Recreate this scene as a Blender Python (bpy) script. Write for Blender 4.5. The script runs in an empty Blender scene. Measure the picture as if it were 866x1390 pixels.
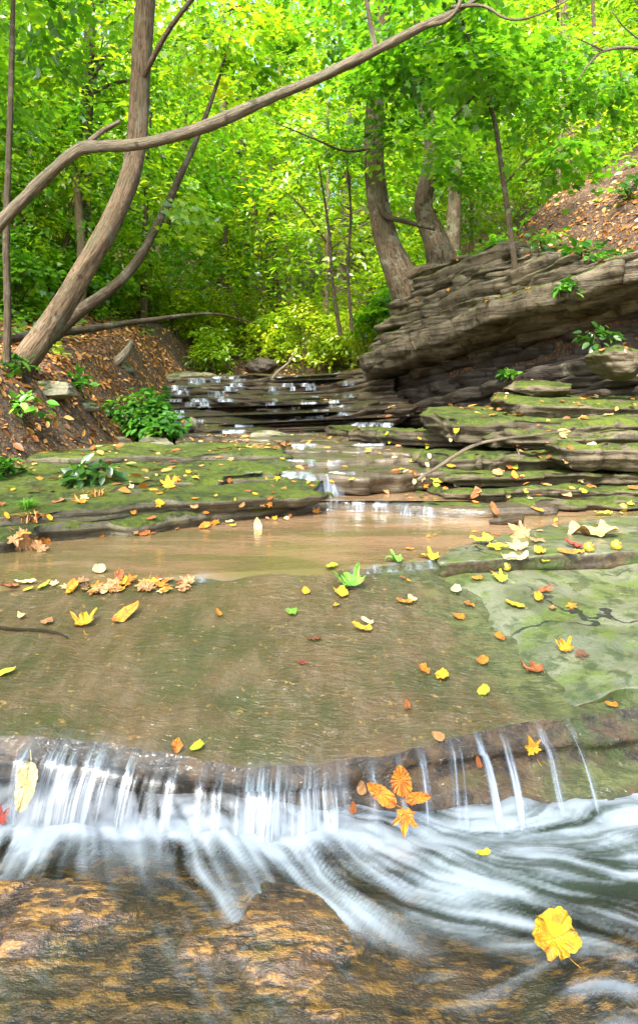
import bpy, math, random
import numpy as np
from mathutils import Vector, Matrix
from mathutils.bvhtree import BVHTree

SC = bpy.context.scene
COL = SC.collection
F = 867.0
R = math.radians


def P(x, y, d):
    return np.array([(x - 433) / F * d, d, (560 - y) / F * d])


def G(x, y, z):
    d = z * F / (560 - y)
    return ((x - 433) / F * d, d)


# ------------------------------------------------------------------ noise
def _h(ix, iy, iz, seed):
    n = (ix.astype(np.int64) * 374761393 + iy.astype(np.int64) * 668265263 + iz.astype(np.int64) * 2147483647 + seed * 1274126177) & 0xFFFFFFFF
    n = ((n ^ (n >> 13)) * 1274126177) & 0xFFFFFFFF
    n = ((n ^ (n >> 15)) * 2246822519) & 0xFFFFFFFF
    n = n ^ (n >> 16)
    return (n & 0xFFFFFF) / float(0xFFFFFF)


def vn(x, y, z=0.0, seed=0):
    x, y, z = np.broadcast_arrays(np.asarray(x, float), np.asarray(y, float), np.asarray(z, float))
    ix, iy, iz = np.floor(x), np.floor(y), np.floor(z)
    fx, fy, fz = x - ix, y - iy, z - iz
    fx, fy, fz = [t * t * t * (t * (t * 6 - 15) + 10) for t in (fx, fy, fz)]
    r = 0
    for a in (0, 1):
        for b in (0, 1):
            for c in (0, 1):
                w = (fx if a else 1 - fx) * (fy if b else 1 - fy) * (fz if c else 1 - fz)
                r = r + w * _h(ix + a, iy + b, iz + c, seed)
    return r * 2 - 1


def fbm(x, y, z=0.0, o=4, seed=0):
    r, a, f = 0, 0.5, 1.0
    for i in range(o):
        r = r + a * vn(np.asarray(x) * f, np.asarray(y) * f, np.asarray(z) * f, seed + i * 17)
        a *= 0.5
        f *= 2.03
    return r


def sm(a, b, x):
    t = np.clip((np.asarray(x, float) - a) / (b - a), 0, 1)
    return t * t * (3 - 2 * t)


def nrm(v):
    v = np.asarray(v, float)
    return v / np.maximum(np.linalg.norm(v, axis=-1, keepdims=True), 1e-9)


# ------------------------------------------------------------------ objects
GROUND = []       # (verts, faces) that leaves can lie on


def tag(o, label=None, cat=None, group=None, kind=None):
    for k, v in (('label', label), ('category', cat), ('group', group), ('kind', kind)):
        if v:
            o[k] = v
    return o


def empty(name, loc, label=None, cat=None, group=None):
    o = bpy.data.objects.new(name, None)
    o.empty_display_size = 0.1
    COL.objects.link(o)
    o.location = [float(c) for c in loc]
    return tag(o, label, cat, group)


def mesh(name, V, faces, mat, smooth=True, attrs=None, uv=None):
    V = np.asarray(V, np.float32)
    me = bpy.data.meshes.new(name)
    if isinstance(faces, np.ndarray):
        n, k = faces.shape
        me.vertices.add(len(V))
        me.vertices.foreach_set('co', V.ravel())
        me.loops.add(n * k)
        me.loops.foreach_set('vertex_index', faces.astype(np.int32).ravel())
        me.polygons.add(n)
        me.polygons.foreach_set('loop_start', np.arange(0, n * k, k, dtype=np.int32))
        me.update(calc_edges=True)
    else:
        me.from_pydata(V.tolist(), [], [list(map(int, f)) for f in faces])
        me.update()
    if smooth:
        me.polygons.foreach_set('use_smooth', np.ones(len(me.polygons), bool))
    for k, a in (attrs or {}).items():
        at = me.attributes.new(k, 'FLOAT', 'POINT')
        at.data.foreach_set('value', np.asarray(a, np.float32))
    if uv is not None:
        lay = me.uv_layers.new(name='UVMap')
        li = np.empty(len(me.loops), np.int32)
        me.loops.foreach_get('vertex_index', li)
        lay.data.foreach_set('uv', np.asarray(uv, np.float32)[li].ravel())
    if mat:
        me.materials.append(mat)
    return me


def mk(name, V, faces, mat, parent=None, ground=False, **kw):
    V = np.asarray(V, float)
    if ground:
        GROUND.append((V, faces))
    if parent is not None:
        V = V - np.array(parent.location)
    me = mesh(name, V, faces, mat, **kw)
    o = bpy.data.objects.new(name, me)
    COL.objects.link(o)
    if parent is not None:
        o.parent = parent
    return o


def copy_tree(o, parent=None):
    c = o.copy()
    COL.objects.link(c)
    if parent is not None:
        c.parent = parent
    for ch in list(o.children):
        copy_tree(ch, c)
    return c


# ------------------------------------------------------------------ materials
class NT:
    def __init__(s, name):
        s.m = bpy.data.materials.new(name)
        s.m.use_nodes = True
        s.t = s.m.node_tree
        s.t.nodes.clear()
        s.out = s.t.nodes.new('ShaderNodeOutputMaterial')

    def n(s, typ, props=None, **inp):
        nd = s.t.nodes.new('ShaderNode' + typ)
        for k, v in (props or {}).items():
            setattr(nd, k, v)
        for k, v in inp.items():
            key = int(k[1:]) if k[0] == '_' and k[1:].isdigit() else k.replace('_', ' ')
            s.put(nd.inputs[key], v)
        return nd

    def put(s, sock, v):
        if isinstance(v, bpy.types.NodeSocket):
            s.t.links.new(v, sock)
        elif isinstance(v, bpy.types.Node):
            s.t.links.new(v.outputs[0], sock)
        else:
            if sock.type == 'RGBA' and len(v) == 3:
                v = (*v, 1)
            sock.default_value = v

    def math(s, op, a, b=0.0, c=None, clamp=False):
        nd = s.n('Math', {'operation': op, 'use_clamp': clamp})
        s.put(nd.inputs[0], a)
        s.put(nd.inputs[1], b)
        if c is not None:
            s.put(nd.inputs[2], c)
        return nd.outputs[0]

    def mix(s, f, a, b, blend='MIX'):
        nd = s.n('Mix', {'data_type': 'RGBA', 'blend_type': blend, 'clamp_factor': True})
        s.put(nd.inputs[0], f)
        s.put(nd.inputs[6], a)
        s.put(nd.inputs[7], b)
        return nd.outputs[2]

    def noise(s, vec, scale, detail=3, rough=0.55, dist=0.0):
        nd = s.n('TexNoise', {'noise_dimensions': '3D'})
        s.put(nd.inputs['Vector'], vec)
        nd.inputs['Scale'].default_value = scale
        nd.inputs['Detail'].default_value = detail
        nd.inputs['Roughness'].default_value = rough
        nd.inputs['Distortion'].default_value = dist
        return nd.outputs['Fac']

    def ramp(s, f, stops):
        nd = s.n('ValToRGB')
        s.put(nd.inputs[0], f)
        cr = nd.color_ramp
        while len(cr.elements) < len(stops):
            cr.elements.new(0.5)
        for e, (p, c) in zip(cr.elements, stops):
            e.position = p
            e.color = (*c, 1) if len(c) == 3 else c
        return nd.outputs[0]

    def rng(s, f, a, b, c=0.0, d=1.0):
        nd = s.n('MapRange', {'interpolation_type': 'SMOOTHSTEP'})
        for i, v in enumerate((f, a, b, c, d)):
            s.put(nd.inputs[i], v)
        return nd.outputs[0]

    def mapv(s, vec, scale, rot=(0, 0, 0)):
        nd = s.n('Mapping')
        s.put(nd.inputs['Vector'], vec)
        nd.inputs['Scale'].default_value = scale
        nd.inputs['Rotation'].default_value = rot
        return nd.outputs[0]

    def bump(s, h, strength, dist, normal=None):
        nd = s.n('Bump')
        s.put(nd.inputs['Height'], h)
        nd.inputs['Strength'].default_value = strength
        nd.inputs['Distance'].default_value = dist
        if normal is not None:
            s.put(nd.inputs['Normal'], normal)
        return nd.outputs[0]

    def obj(s):
        return s.n('TexCoord').outputs['Object']

    def pos(s):
        return s.n('NewGeometry').outputs['Position']

    def nz(s):
        g = s.n('NewGeometry')
        sp = s.n('SeparateXYZ', _0=g.outputs['Normal'])
        return sp.outputs[2]

    def end(s, sh):
        s.t.links.new(sh if isinstance(sh, bpy.types.NodeSocket) else sh.outputs[0], s.out.inputs['Surface'])
        return s.m


def rock_mat(name, c1, c2, c3, moss=0.0, mossc=((0.018, 0.03, 0.004), (0.11, 0.15, 0.008)), rough=0.7, strata=0.5, wet=0.0, bump=1.0):
    t = NT(name)
    p = t.pos()
    big = t.noise(p, 1.7, 4)
    mid = t.noise(p, 9, 5, 0.65)
    st = t.noise(t.mapv(p, (2.0, 2.0, 34)), 1.0, 3, 0.6)
    fine = t.noise(p, 70, 4, 0.7)
    col = t.mix(t.rng(big, 0.35, 0.65), c1, c2)
    col = t.mix(t.rng(mid, 0.45, 0.7), col, c3)
    col = t.mix(t.math('MULTIPLY', t.rng(st, 0.5, 0.66), strata), col, (0.018, 0.014, 0.01))
    col = t.mix(t.math('MULTIPLY', t.rng(fine, 0.5, 0.75), 0.45), col, (0.03, 0.025, 0.017))
    # pale lichen
    lich = t.rng(t.noise(p, 5.5, 6, 0.7), 0.6, 0.72)
    col = t.mix(t.math('MULTIPLY', lich, 0.35), col, (0.3, 0.29, 0.2))
    h = t.math('ADD', t.math('MULTIPLY', st, 0.6), t.math('ADD', t.math('MULTIPLY', mid, 0.8), t.math('MULTIPLY', fine, 0.25)))
    ro = rough
    if moss > 0:
        up = t.rng(t.nz(), 0.0, 0.75)
        mn = t.noise(p, 3.1, 5, 0.65)
        mk_ = t.rng(t.math('ADD', t.math('MULTIPLY', up, 0.45), mn), 1.02 - 0.5 * moss, 1.14 - 0.5 * moss)
        mc = t.mix(t.rng(t.math('ADD', t.math('MULTIPLY', t.noise(p, 26, 4, 0.7), 0.6), t.math('MULTIPLY', t.noise(p, 4.2, 3), 0.5)), 0.4, 0.68), mossc[0], mossc[1])
        col = t.mix(mk_, col, mc)
        h = t.math('ADD', h, t.math('MULTIPLY', t.math('MULTIPLY', mk_, t.noise(p, 130, 3, 0.7)), 0.9))
    b = t.n('BsdfPrincipled', Base_Color=col, Roughness=ro)
    b.inputs['Specular IOR Level'].default_value = 0.4
    t.put(b.inputs['Normal'], t.bump(h, 0.9 * bump, 0.03))
    if wet:
        b.inputs['Coat Weight'].default_value = wet
        b.inputs['Coat Roughness'].default_value = 0.12
        b.inputs['Coat IOR'].default_value = 1.33
        t.put(b.inputs['Coat Normal'], t.bump(t.noise(p, 22, 3), 0.5, 0.02))
    return t.end(b)


M = {}
M['ledge_left'] = rock_mat('mossy ledge stone', (0.075, 0.068, 0.04), (0.13, 0.115, 0.07), (0.045, 0.037, 0.022), moss=0.54)
M['ledge_right'] = rock_mat('mossy slab stone', (0.068, 0.056, 0.031), (0.12, 0.094, 0.055), (0.04, 0.031, 0.017), moss=0.5)
M['ledge_wet'] = rock_mat('wet bedrock', (0.075, 0.058, 0.035), (0.125, 0.095, 0.058), (0.04, 0.031, 0.02), moss=0.12, rough=0.45, wet=0.5)
M['cascade'] = rock_mat('wet dark shale', (0.05, 0.034, 0.02), (0.10, 0.07, 0.042), (0.026, 0.019, 0.012), moss=0.05, rough=0.5, wet=0.25)
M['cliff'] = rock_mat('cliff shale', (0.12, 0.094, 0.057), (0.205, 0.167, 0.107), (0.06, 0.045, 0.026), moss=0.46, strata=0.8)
M['cliff_dark'] = rock_mat('undercut shade shale', (0.038, 0.029, 0.019), (0.066, 0.05, 0.034), (0.022, 0.017, 0.011), strata=0.8, rough=0.6)  # shade of the undercut put into a darker stone colour
M['boulder'] = rock_mat('boulder stone', (0.2, 0.19, 0.12), (0.27, 0.24, 0.16), (0.13, 0.12, 0.075), moss=0.2, strata=0.25)


def pale_mat():
    t = NT('algae covered stone')
    p = t.pos()
    a = t.noise(p, 3.2, 5, 0.65, 0.4)
    c = t.noise(p, 12, 5, 0.7)
    fine = t.noise(p, 60, 4, 0.7)
    col = t.mix(t.rng(a, 0.4, 0.6), (0.09, 0.10, 0.05), (0.17, 0.175, 0.105))
    col = t.mix(t.math('MULTIPLY', t.rng(t.noise(p, 4.6, 5, 0.7), 0.48, 0.6), 0.85), col, (0.09, 0.125, 0.016))
    col = t.mix(t.math('MULTIPLY', t.rng(c, 0.5, 0.62), 0.85), col, (0.04, 0.055, 0.015))
    col = t.mix(t.math('MULTIPLY', t.rng(fine, 0.5, 0.72), 0.5), col, (0.09, 0.09, 0.045))
    dv_ = t.n('VectorMath', {'operation': 'ADD'}, _0=p, _1=t.n('VectorMath', {'operation': 'SCALE'}, _0=t.n('TexNoise', Vector=p, Scale=2.6, Detail=5.0).outputs['Color'], Scale=0.7).outputs[0]).outputs[0]
    v = t.n('TexVoronoi', {'feature': 'DISTANCE_TO_EDGE'}, Vector=dv_, Scale=1.3)
    crack = t.math('MAXIMUM', t.rng(v.outputs['Distance'], 0.006, 0.014), t.rng(t.noise(p, 1.9, 2), 0.54, 0.44))
    col = t.mix(crack, (0.02, 0.02, 0.012), col)
    face = t.mix(t.rng(t.noise(p, 14, 5, 0.7), 0.4, 0.62), (0.035, 0.024, 0.014), (0.10, 0.07, 0.035))
    face = t.mix(t.rng(t.noise(p, 7, 5, 0.7), 0.5, 0.62), face, (0.045, 0.07, 0.014))
    col = t.mix(t.rng(t.nz(), 0.35, 0.75), face, col)
    b = t.n('BsdfPrincipled', Base_Color=col, Roughness=0.5)
    t.put(b.inputs['Normal'], t.bump(t.math('ADD', t.math('ADD', c, t.math('MULTIPLY', fine, 0.4)), crack), 0.8, 0.015))
    b.inputs['Coat Weight'].default_value = 0.35
    b.inputs['Coat Roughness'].default_value = 0.2
    return t.end(b)


M['pale_slab'] = pale_mat()


def slab_top_mat():
    """Brown bedrock under a thin, rippled film of running water."""
    t = NT('slab under running water')
    p = t.pos()
    big = t.noise(p, 2.2, 4, 0.6, 0.6)
    st = t.noise(t.mapv(p, (9, 2.2, 9), (0, 0, R(-14))), 2.0, 5, 0.65)
    fine = t.noise(t.mapv(p, (48, 30, 60), (0, 0, R(-20))), 1.0, 5, 0.75, 0.5)
    col = t.mix(t.rng(big, 0.36, 0.6), (0.115, 0.07, 0.03), (0.07, 0.052, 0.017))
    col = t.mix(t.math('MULTIPLY', t.rng(st, 0.42, 0.68), 0.8), col, (0.145, 0.1, 0.05))
    col = t.mix(t.math('MULTIPLY', t.rng(t.noise(p, 2.6, 6, 0.68), 0.44, 0.64), 0.72), col, (0.042, 0.05, 0.009))
    col = t.mix(t.math('MULTIPLY', t.rng(fine, 0.5, 0.72), 0.55), col, (0.05, 0.04, 0.022))
    col = t.mix(t.math('MULTIPLY', t.rng(t.noise(p, 38, 3, 0.6), 0.62, 0.72), 0.8), col, (0.33, 0.2, 0.05))
    xyz = t.n('SeparateXYZ', _0=p)
    along = t.math('ADD', xyz.outputs[0], t.math('MULTIPLY', t.math('SUBTRACT', xyz.outputs[1], 1.93), 0.26))
    alg = t.rng(t.math('ADD', along, t.math('MULTIPLY', t.math('SUBTRACT', t.noise(p, 7, 5, 0.7), 0.5), 1.1)), 0.5, 0.8)
    col = t.mix(t.math('MULTIPLY', alg, 0.85), col, t.mix(t.rng(t.noise(p, 16, 4, 0.7), 0.4, 0.62), (0.035, 0.05, 0.012), (0.10, 0.115, 0.035)))
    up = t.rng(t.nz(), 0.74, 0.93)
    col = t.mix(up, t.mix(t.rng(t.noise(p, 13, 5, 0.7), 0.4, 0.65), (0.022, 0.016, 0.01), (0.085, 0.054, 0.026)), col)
    sx_ = t.n('SeparateXYZ', _0=p).outputs[0]
    mossy = t.math('MULTIPLY', t.rng(sx_, 0.62, 0.85), t.rng(t.noise(p, 9, 5, 0.7), 0.44, 0.58))
    col = t.mix(t.math('MULTIPLY', mossy, t.rng(t.nz(), 0.9, 0.75)), col, (0.035, 0.052, 0.01))
    b = t.n('BsdfPrincipled', Base_Color=col, Roughness=0.5)
    b.inputs['Specular IOR Level'].default_value = 0.3
    t.put(b.inputs['Normal'], t.bump(t.math('ADD', t.math('MULTIPLY', fine, 0.5), t.noise(p, 45, 4, 0.7)), 0.6, 0.012))
    # ripples: short crossing ridges in the running film
    wv = t.n('VectorMath', {'operation': 'ADD'}, _0=p, _1=t.n('VectorMath', {'operation': 'SCALE'}, _0=t.n('TexNoise', Vector=p, Scale=7.0).outputs['Color'], Scale=0.09).outputs[0]).outputs[0]
    w1 = t.noise(t.mapv(wv, (11, 40, 20), (0, 0, R(36))), 1.0, 3, 0.55, 0.3)
    w2 = t.noise(t.mapv(wv, (11, 40, 20), (0, 0, R(-31))), 1.0, 3, 0.55, 0.3)
    w = t.math('MAXIMUM', w1, w2)
    b.inputs['Coat Weight'].default_value = 1.0
    b.inputs['Coat Roughness'].default_value = 0.1
    b.inputs['Coat IOR'].default_value = 1.33
    rip = t.math('MULTIPLY', t.rng(t.math('ADD', xyz.outputs[0], t.math('MULTIPLY', t.noise(p, 3, 3), 1.2)), 0.2, 1.0, 0.35, 1.9), w)
    t.put(b.inputs['Coat Normal'], t.bump(rip, 1.0, 0.05))
    return t.end(b)


M['slab'] = slab_top_mat()


def bed_mat():
    t = NT('brown stream bed')
    p = t.pos()
    v = t.noise(p, 16, 5, 0.7)
    s = t.noise(t.mapv(p, (14, 40, 40), (0, 0, R(12))), 1.0, 4, 0.65)
    col = t.mix(t.rng(v, 0.36, 0.62), (0.02, 0.012, 0.007), (0.10, 0.052, 0.02))
    col = t.mix(t.math('MULTIPLY', t.rng(s, 0.5, 0.6), 0.9), col, (0.30, 0.15, 0.028))
    col = t.mix(t.math('MULTIPLY', t.rng(t.noise(p, 5, 3), 0.5, 0.65), 0.6), col, (0.05, 0.05, 0.02))
    b = t.n('BsdfPrincipled', Base_Color=col, Roughness=0.35)
    t.put(b.inputs['Normal'], t.bump(t.math('ADD', v, t.math('MULTIPLY', s, 0.7)), 0.9, 0.02))
    b.inputs['Coat Weight'].default_value = 0.25
    b.inputs['Coat Roughness'].default_value = 0.25
    t.put(b.inputs['Coat Normal'], t.bump(t.noise(p, 45, 2), 0.6, 0.012))
    return t.end(b)


M['bed'] = bed_mat()


def pool_mat(name, c1, c2, scale=(1.2, 3.5, 1)):
    t = NT(name)
    p = t.pos()
    n = t.noise(t.mapv(p, scale), 1.0, 4, 0.6, 0.5)
    py = t.n('SeparateXYZ', _0=p).outputs[1]
    shallow = t.rng(py, 3.6, 3.0, 0.0, 0.13)
    col = t.mix(t.rng(t.math('ADD', n, shallow), 0.42, 0.66), c1, c2)
    b = t.n('BsdfPrincipled', Base_Color=col, Roughness=0.09)
    b.inputs['IOR'].default_value = 1.33
    w = t.noise(t.mapv(p, (5, 13, 5)), 1.0, 3, 0.5, 0.3)
    t.put(b.inputs['Normal'], t.bump(w, 0.25, 0.02))
    return t.end(b)


M['pool'] = pool_mat('muddy pool water', (0.235, 0.145, 0.078), (0.13, 0.10, 0.04))


def fall_mat():
    t = NT('falling water')
    uv = t.n('TexCoord').outputs['UV']
    a = t.n('Attribute', {'attribute_name': 'dens'}).outputs['Fac']
    n1 = t.noise(t.mapv(uv, (95, 2.0, 1)), 1.0, 4, 0.65, 0.25)
    n2 = t.noise(t.mapv(uv, (27, 1.6, 1)), 1.0, 3, 0.6, 0.3)
    d = t.math('ADD', t.math('MULTIPLY', n1, 0.62), t.math('MULTIPLY', n2, 0.5))
    lo = t.math('SUBTRACT', 0.69, t.math('MULTIPLY', a, 0.4))
    al = t.rng(d, lo, t.math('ADD', lo, 0.24))
    al = t.math('ADD', t.math('MULTIPLY', al, 0.72), t.math('MULTIPLY', t.rng(n2, 0.35, 0.65), 0.26))
    al = t.math('MULTIPLY', al, t.rng(a, 0.0, 0.45), clamp=True)
    sh = t.n('BsdfDiffuse', Color=(0.45, 0.51, 0.57))
    tr = t.n('BsdfTranslucent', Color=(0.45, 0.51, 0.57))
    gl = t.n('BsdfGlossy', Color=(0.9, 0.95, 1.0), Roughness=0.25)
    m1 = t.n('MixShader', _0=0.45, _1=sh.outputs[0], _2=tr.outputs[0])
    m2 = t.n('MixShader', _0=0.18, _1=m1.outputs[0], _2=gl.outputs[0])
    tp = t.n('BsdfTransparent')
    m3 = t.n('MixShader', _0=t.math('MULTIPLY', al, 0.92), _1=tp.outputs[0], _2=m2.outputs[0])
    return t.end(m3)


M['fall'] = fall_mat()


def stream_mat():
    """Clear shallow water whose aerated streaks turn white."""
    t = NT('rushing stream water')
    p = t.pos()
    f = t.n('Attribute', {'attribute_name': 'foam'}).outputs['Fac']
    wh = t.n('BsdfDiffuse', Color=(0.46, 0.51, 0.56))
    tl = t.n('BsdfTranslucent', Color=(0.46, 0.51, 0.56))
    gl2 = t.n('BsdfGlossy', Color=(0.9, 0.95, 1), Roughness=0.3)
    w0 = t.n('MixShader', _0=0.3, _1=wh.outputs[0], _2=tl.outputs[0])
    w = t.n('MixShader', _0=0.15, _1=w0.outputs[0], _2=gl2.outputs[0])
    bn = t.bump(t.noise(t.mapv(p, (16, 60, 20)), 1.0, 3, 0.6), 0.35, 0.012)
    dp = t.n('Attribute', {'attribute_name': 'depth'}).outputs['Fac']
    tp = t.n('BsdfTransparent', Color=(0.88, 0.9, 0.86))
    dk = t.n('BsdfDiffuse', Color=(0.035, 0.05, 0.035))
    cl0 = t.n('MixShader', _0=dp, _1=tp.outputs[0], _2=dk.outputs[0])
    gl = t.n('BsdfGlossy', Color=(0.6, 0.6, 0.6), Roughness=0.2, Normal=bn)
    fr = t.n('Fresnel', IOR=1.33, Normal=bn)
    cl = t.n('MixShader', _0=t.math('MULTIPLY', fr.outputs[0], 0.6), _1=cl0.outputs[0], _2=gl.outputs[0])
    m = t.n('MixShader', _0=f, _1=cl.outputs[0], _2=w.outputs[0])
    return t.end(m)


M['stream'] = stream_mat()


def leaf_mat(name, stops, trans=0.5, gloss=0.06, tr_gain=1.0):
    t = NT(name)
    a = t.n('Attribute', {'attribute_name': 'tint'}).outputs['Fac']
    col = t.ramp(a, stops)
    d = t.n('BsdfDiffuse', Color=col)
    tc = t.mix(1.0, col, (tr_gain * 1.05, tr_gain * 1.08, tr_gain * 0.6), 'MULTIPLY')
    l = t.n('BsdfTranslucent', Color=tc)
    g = t.n('BsdfGlossy', Color=(1, 1, 1), Roughness=0.35)
    m1 = t.n('MixShader', _0=trans, _1=d.outputs[0], _2=l.outputs[0])
    m2 = t.n('MixShader', _0=gloss, _1=m1.outputs[0], _2=g.outputs[0])
    return t.end(m2)


M['leaf_yg'] = leaf_mat('yellow green leaves', [(0, (0.08, 0.22, 0.01)), (0.5, (0.245, 0.41, 0.014)), (1, (0.52, 0.54, 0.02))], 0.6, 0.05, 1.3)
M['leaf_g'] = leaf_mat('mid green leaves', [(0, (0.05, 0.16, 0.012)), (0.5, (0.135, 0.32, 0.014)), (1, (0.28, 0.45, 0.016))], 0.6, 0.05, 1.4)
M['leaf_d'] = leaf_mat('deep green leaves', [(0, (0.02, 0.07, 0.012)), (0.6, (0.06, 0.17, 0.018)), (1, (0.15, 0.30, 0.02))], 0.5, 0.05, 1.4)
M['leaf_y'] = leaf_mat('yellow bush leaves', [(0, (0.15, 0.31, 0.012)), (0.5, (0.33, 0.46, 0.015)), (1, (0.60, 0.58, 0.025))], 0.55, 0.05, 1.2)
M['plant'] = leaf_mat('fresh green herb leaves', [(0, (0.04, 0.16, 0.02)), (0.6, (0.10, 0.30, 0.03)), (1, (0.24, 0.42, 0.03))], 0.4, 0.025)
M['litter'] = leaf_mat('dry leaf litter', [(0, (0.08, 0.035, 0.016)), (0.35, (0.24, 0.095, 0.03)), (0.7, (0.52, 0.22, 0.055)), (0.9, (0.6, 0.33, 0.1)), (1, (0.66, 0.5, 0.24))], 0.1, 0.04)


def fallen_mat(name, c, c2):
    t = NT(name)
    o = t.obj()
    r = t.n('ObjectInfo').outputs['Random']
    off = t.n('VectorMath', {'operation': 'ADD'}, _0=o, _1=t.n('CombineXYZ', X=t.math('MULTIPLY', r, 37.0)).outputs[0])
    n = t.noise(off.outputs[0], 3.2, 4, 0.6)
    col = t.mix(t.rng(n, 0.42, 0.68), c, c2)
    sp = t.rng(t.noise(off.outputs[0], 9, 3, 0.6), 0.64, 0.7)
    col = t.mix(t.math('MULTIPLY', sp, 0.7), col, (0.11, 0.05, 0.02))
    hs = t.n('HueSaturation', Color=col, Value=t.math('ADD', 0.82, t.math('MULTIPLY', r, 0.36)))
    b = t.n('BsdfPrincipled', Base_Color=hs.outputs[0], Roughness=0.42)
    vein = t.n('Attribute', {'attribute_name': 'vein'}).outputs['Fac']
    t.put(b.inputs['Normal'], t.bump(t.math('ADD', vein, t.math('MULTIPLY', t.noise(o, 14, 2), 0.5)), 0.6, 0.05))
    return t.end(b)


FC = {
    'yellow': ((0.66, 0.40, 0.015), (0.5, 0.21, 0.02)),
    'orange': ((0.68, 0.25, 0.02), (0.45, 0.12, 0.02)),
    'rust': ((0.36, 0.11, 0.025), (0.2, 0.06, 0.02)),
    'red': ((0.42, 0.05, 0.025), (0.22, 0.04, 0.03)),
    'cream': ((0.72, 0.6, 0.28), (0.58, 0.42, 0.14)),
    'green': ((0.12, 0.35, 0.03), (0.25, 0.42, 0.05)),
    'lime': ((0.45, 0.52, 0.03), (0.6, 0.5, 0.04)),
    'tan': ((0.5, 0.27, 0.11), (0.34, 0.16, 0.06)),
    'brown': ((0.17, 0.075, 0.03), (0.09, 0.04, 0.02)),
}
for k, (a, b) in FC.items():
    M['f_' + k] = fallen_mat(k + ' fallen leaf', a, b)


def bark_mat(name, c1, c2, stretch=9.0):
    t = NT(name)
    o = t.n('TexCoord').outputs['UV']
    n = t.noise(t.mapv(o, (stretch * 2.2, 6.5, 1)), 1.0, 5, 0.72, 1.2)
    k = t.noise(t.mapv(o, (2.5, 1.6, 1)), 1.0, 3)
    col = t.mix(t.rng(n, 0.36, 0.62), c1, c2)
    col = t.mix(t.math('MULTIPLY', t.rng(k, 0.48, 0.66), 0.45), col, (0.12, 0.125, 0.07))
    gp_ = t.noise(t.obj(), 3.4, 6, 0.72)
    col = t.mix(t.math('MULTIPLY', t.rng(gp_, 0.52, 0.62), 0.5), col, (0.26, 0.25, 0.18))
    col = t.mix(t.math('MULTIPLY', t.rng(t.noise(t.obj(), 6.5, 3, 0.6), 0.62, 0.7), 0.7), col, (0.03, 0.022, 0.015))
    b = t.n('BsdfPrincipled', Base_Color=col, Roughness=0.85)
    b.inputs['Specular IOR Level'].default_value = 0.2
    t.put(b.inputs['Normal'], t.bump(n, 1.0, 0.035))
    return t.end(b)


M['bark'] = bark_mat('grey brown bark', (0.075, 0.052, 0.032), (0.25, 0.175, 0.105))
M['bark_dark'] = bark_mat('dark bark', (0.045, 0.032, 0.02), (0.16, 0.115, 0.07))
M['bark_pale'] = bark_mat('pale weathered wood', (0.12, 0.095, 0.06), (0.40, 0.325, 0.22))


def soil_mat():
    t = NT('forest floor soil')
    p = t.pos()
    n = t.noise(p, 7, 5, 0.7)
    v = t.n('TexVoronoi', {'feature': 'F1'}, Vector=p, Scale=17.0)
    col = t.mix(t.rng(n, 0.35, 0.65), (0.035, 0.022, 0.014), (0.10, 0.062, 0.036))
    lf = t.rng(t.noise(p, 30, 2, 0.5), 0.5, 0.58)
    lc = t.mix(t.rng(v.outputs['Color'], 0.2, 0.8), (0.16, 0.075, 0.03), (0.33, 0.17, 0.07))
    col = t.mix(t.math('MULTIPLY', lf, 0.7), col, lc)
    b = t.n('BsdfPrincipled', Base_Color=col, Roughness=0.9)
    t.put(b.inputs['Normal'], t.bump(t.math('ADD', n, lf), 0.9, 0.05))
    return t.end(b)


M['soil'] = soil_mat()

# ------------------------------------------------------------------ terrain
YL = [-30, -10, 1, 3, 4.5, 6, 7, 9, 10.5, 12, 13, 16, 25, 60, 140]
XLv = [-3.4, -3.0, -2.4, -2.3, -2.3, -2.15, -2.05, -2.35, -2.5, -2.7, -2.75, -2.6, -3.4, -6, -8]
YR = [-30, -5, 2, 4.5, 5.4, 6.0, 6.8, 7.6, 8.6, 9.6, 10.4, 11.5, 13, 15, 20, 30, 60, 140]
XRv = [15, 14, 10, 7.0, 5.5, 4.1, 3.25, 2.6, 2.0, 1.35, 0.95, 0.8, 0.6, 0.7, 1.2, 1.6, 2, 2]
ZY = [-30, -10, 1.0, 1.7, 1.9, 3.0, 4.6, 5.0, 9.0, 13, 14.5, 20, 40, 80, 140]
ZV = [-2.4, -1.7, -1.3, -1.28, -1.1, -1.0, -0.98, -0.85, -0.55, 0.42, 0.7, 2.4, 11, 26, 38]


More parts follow.
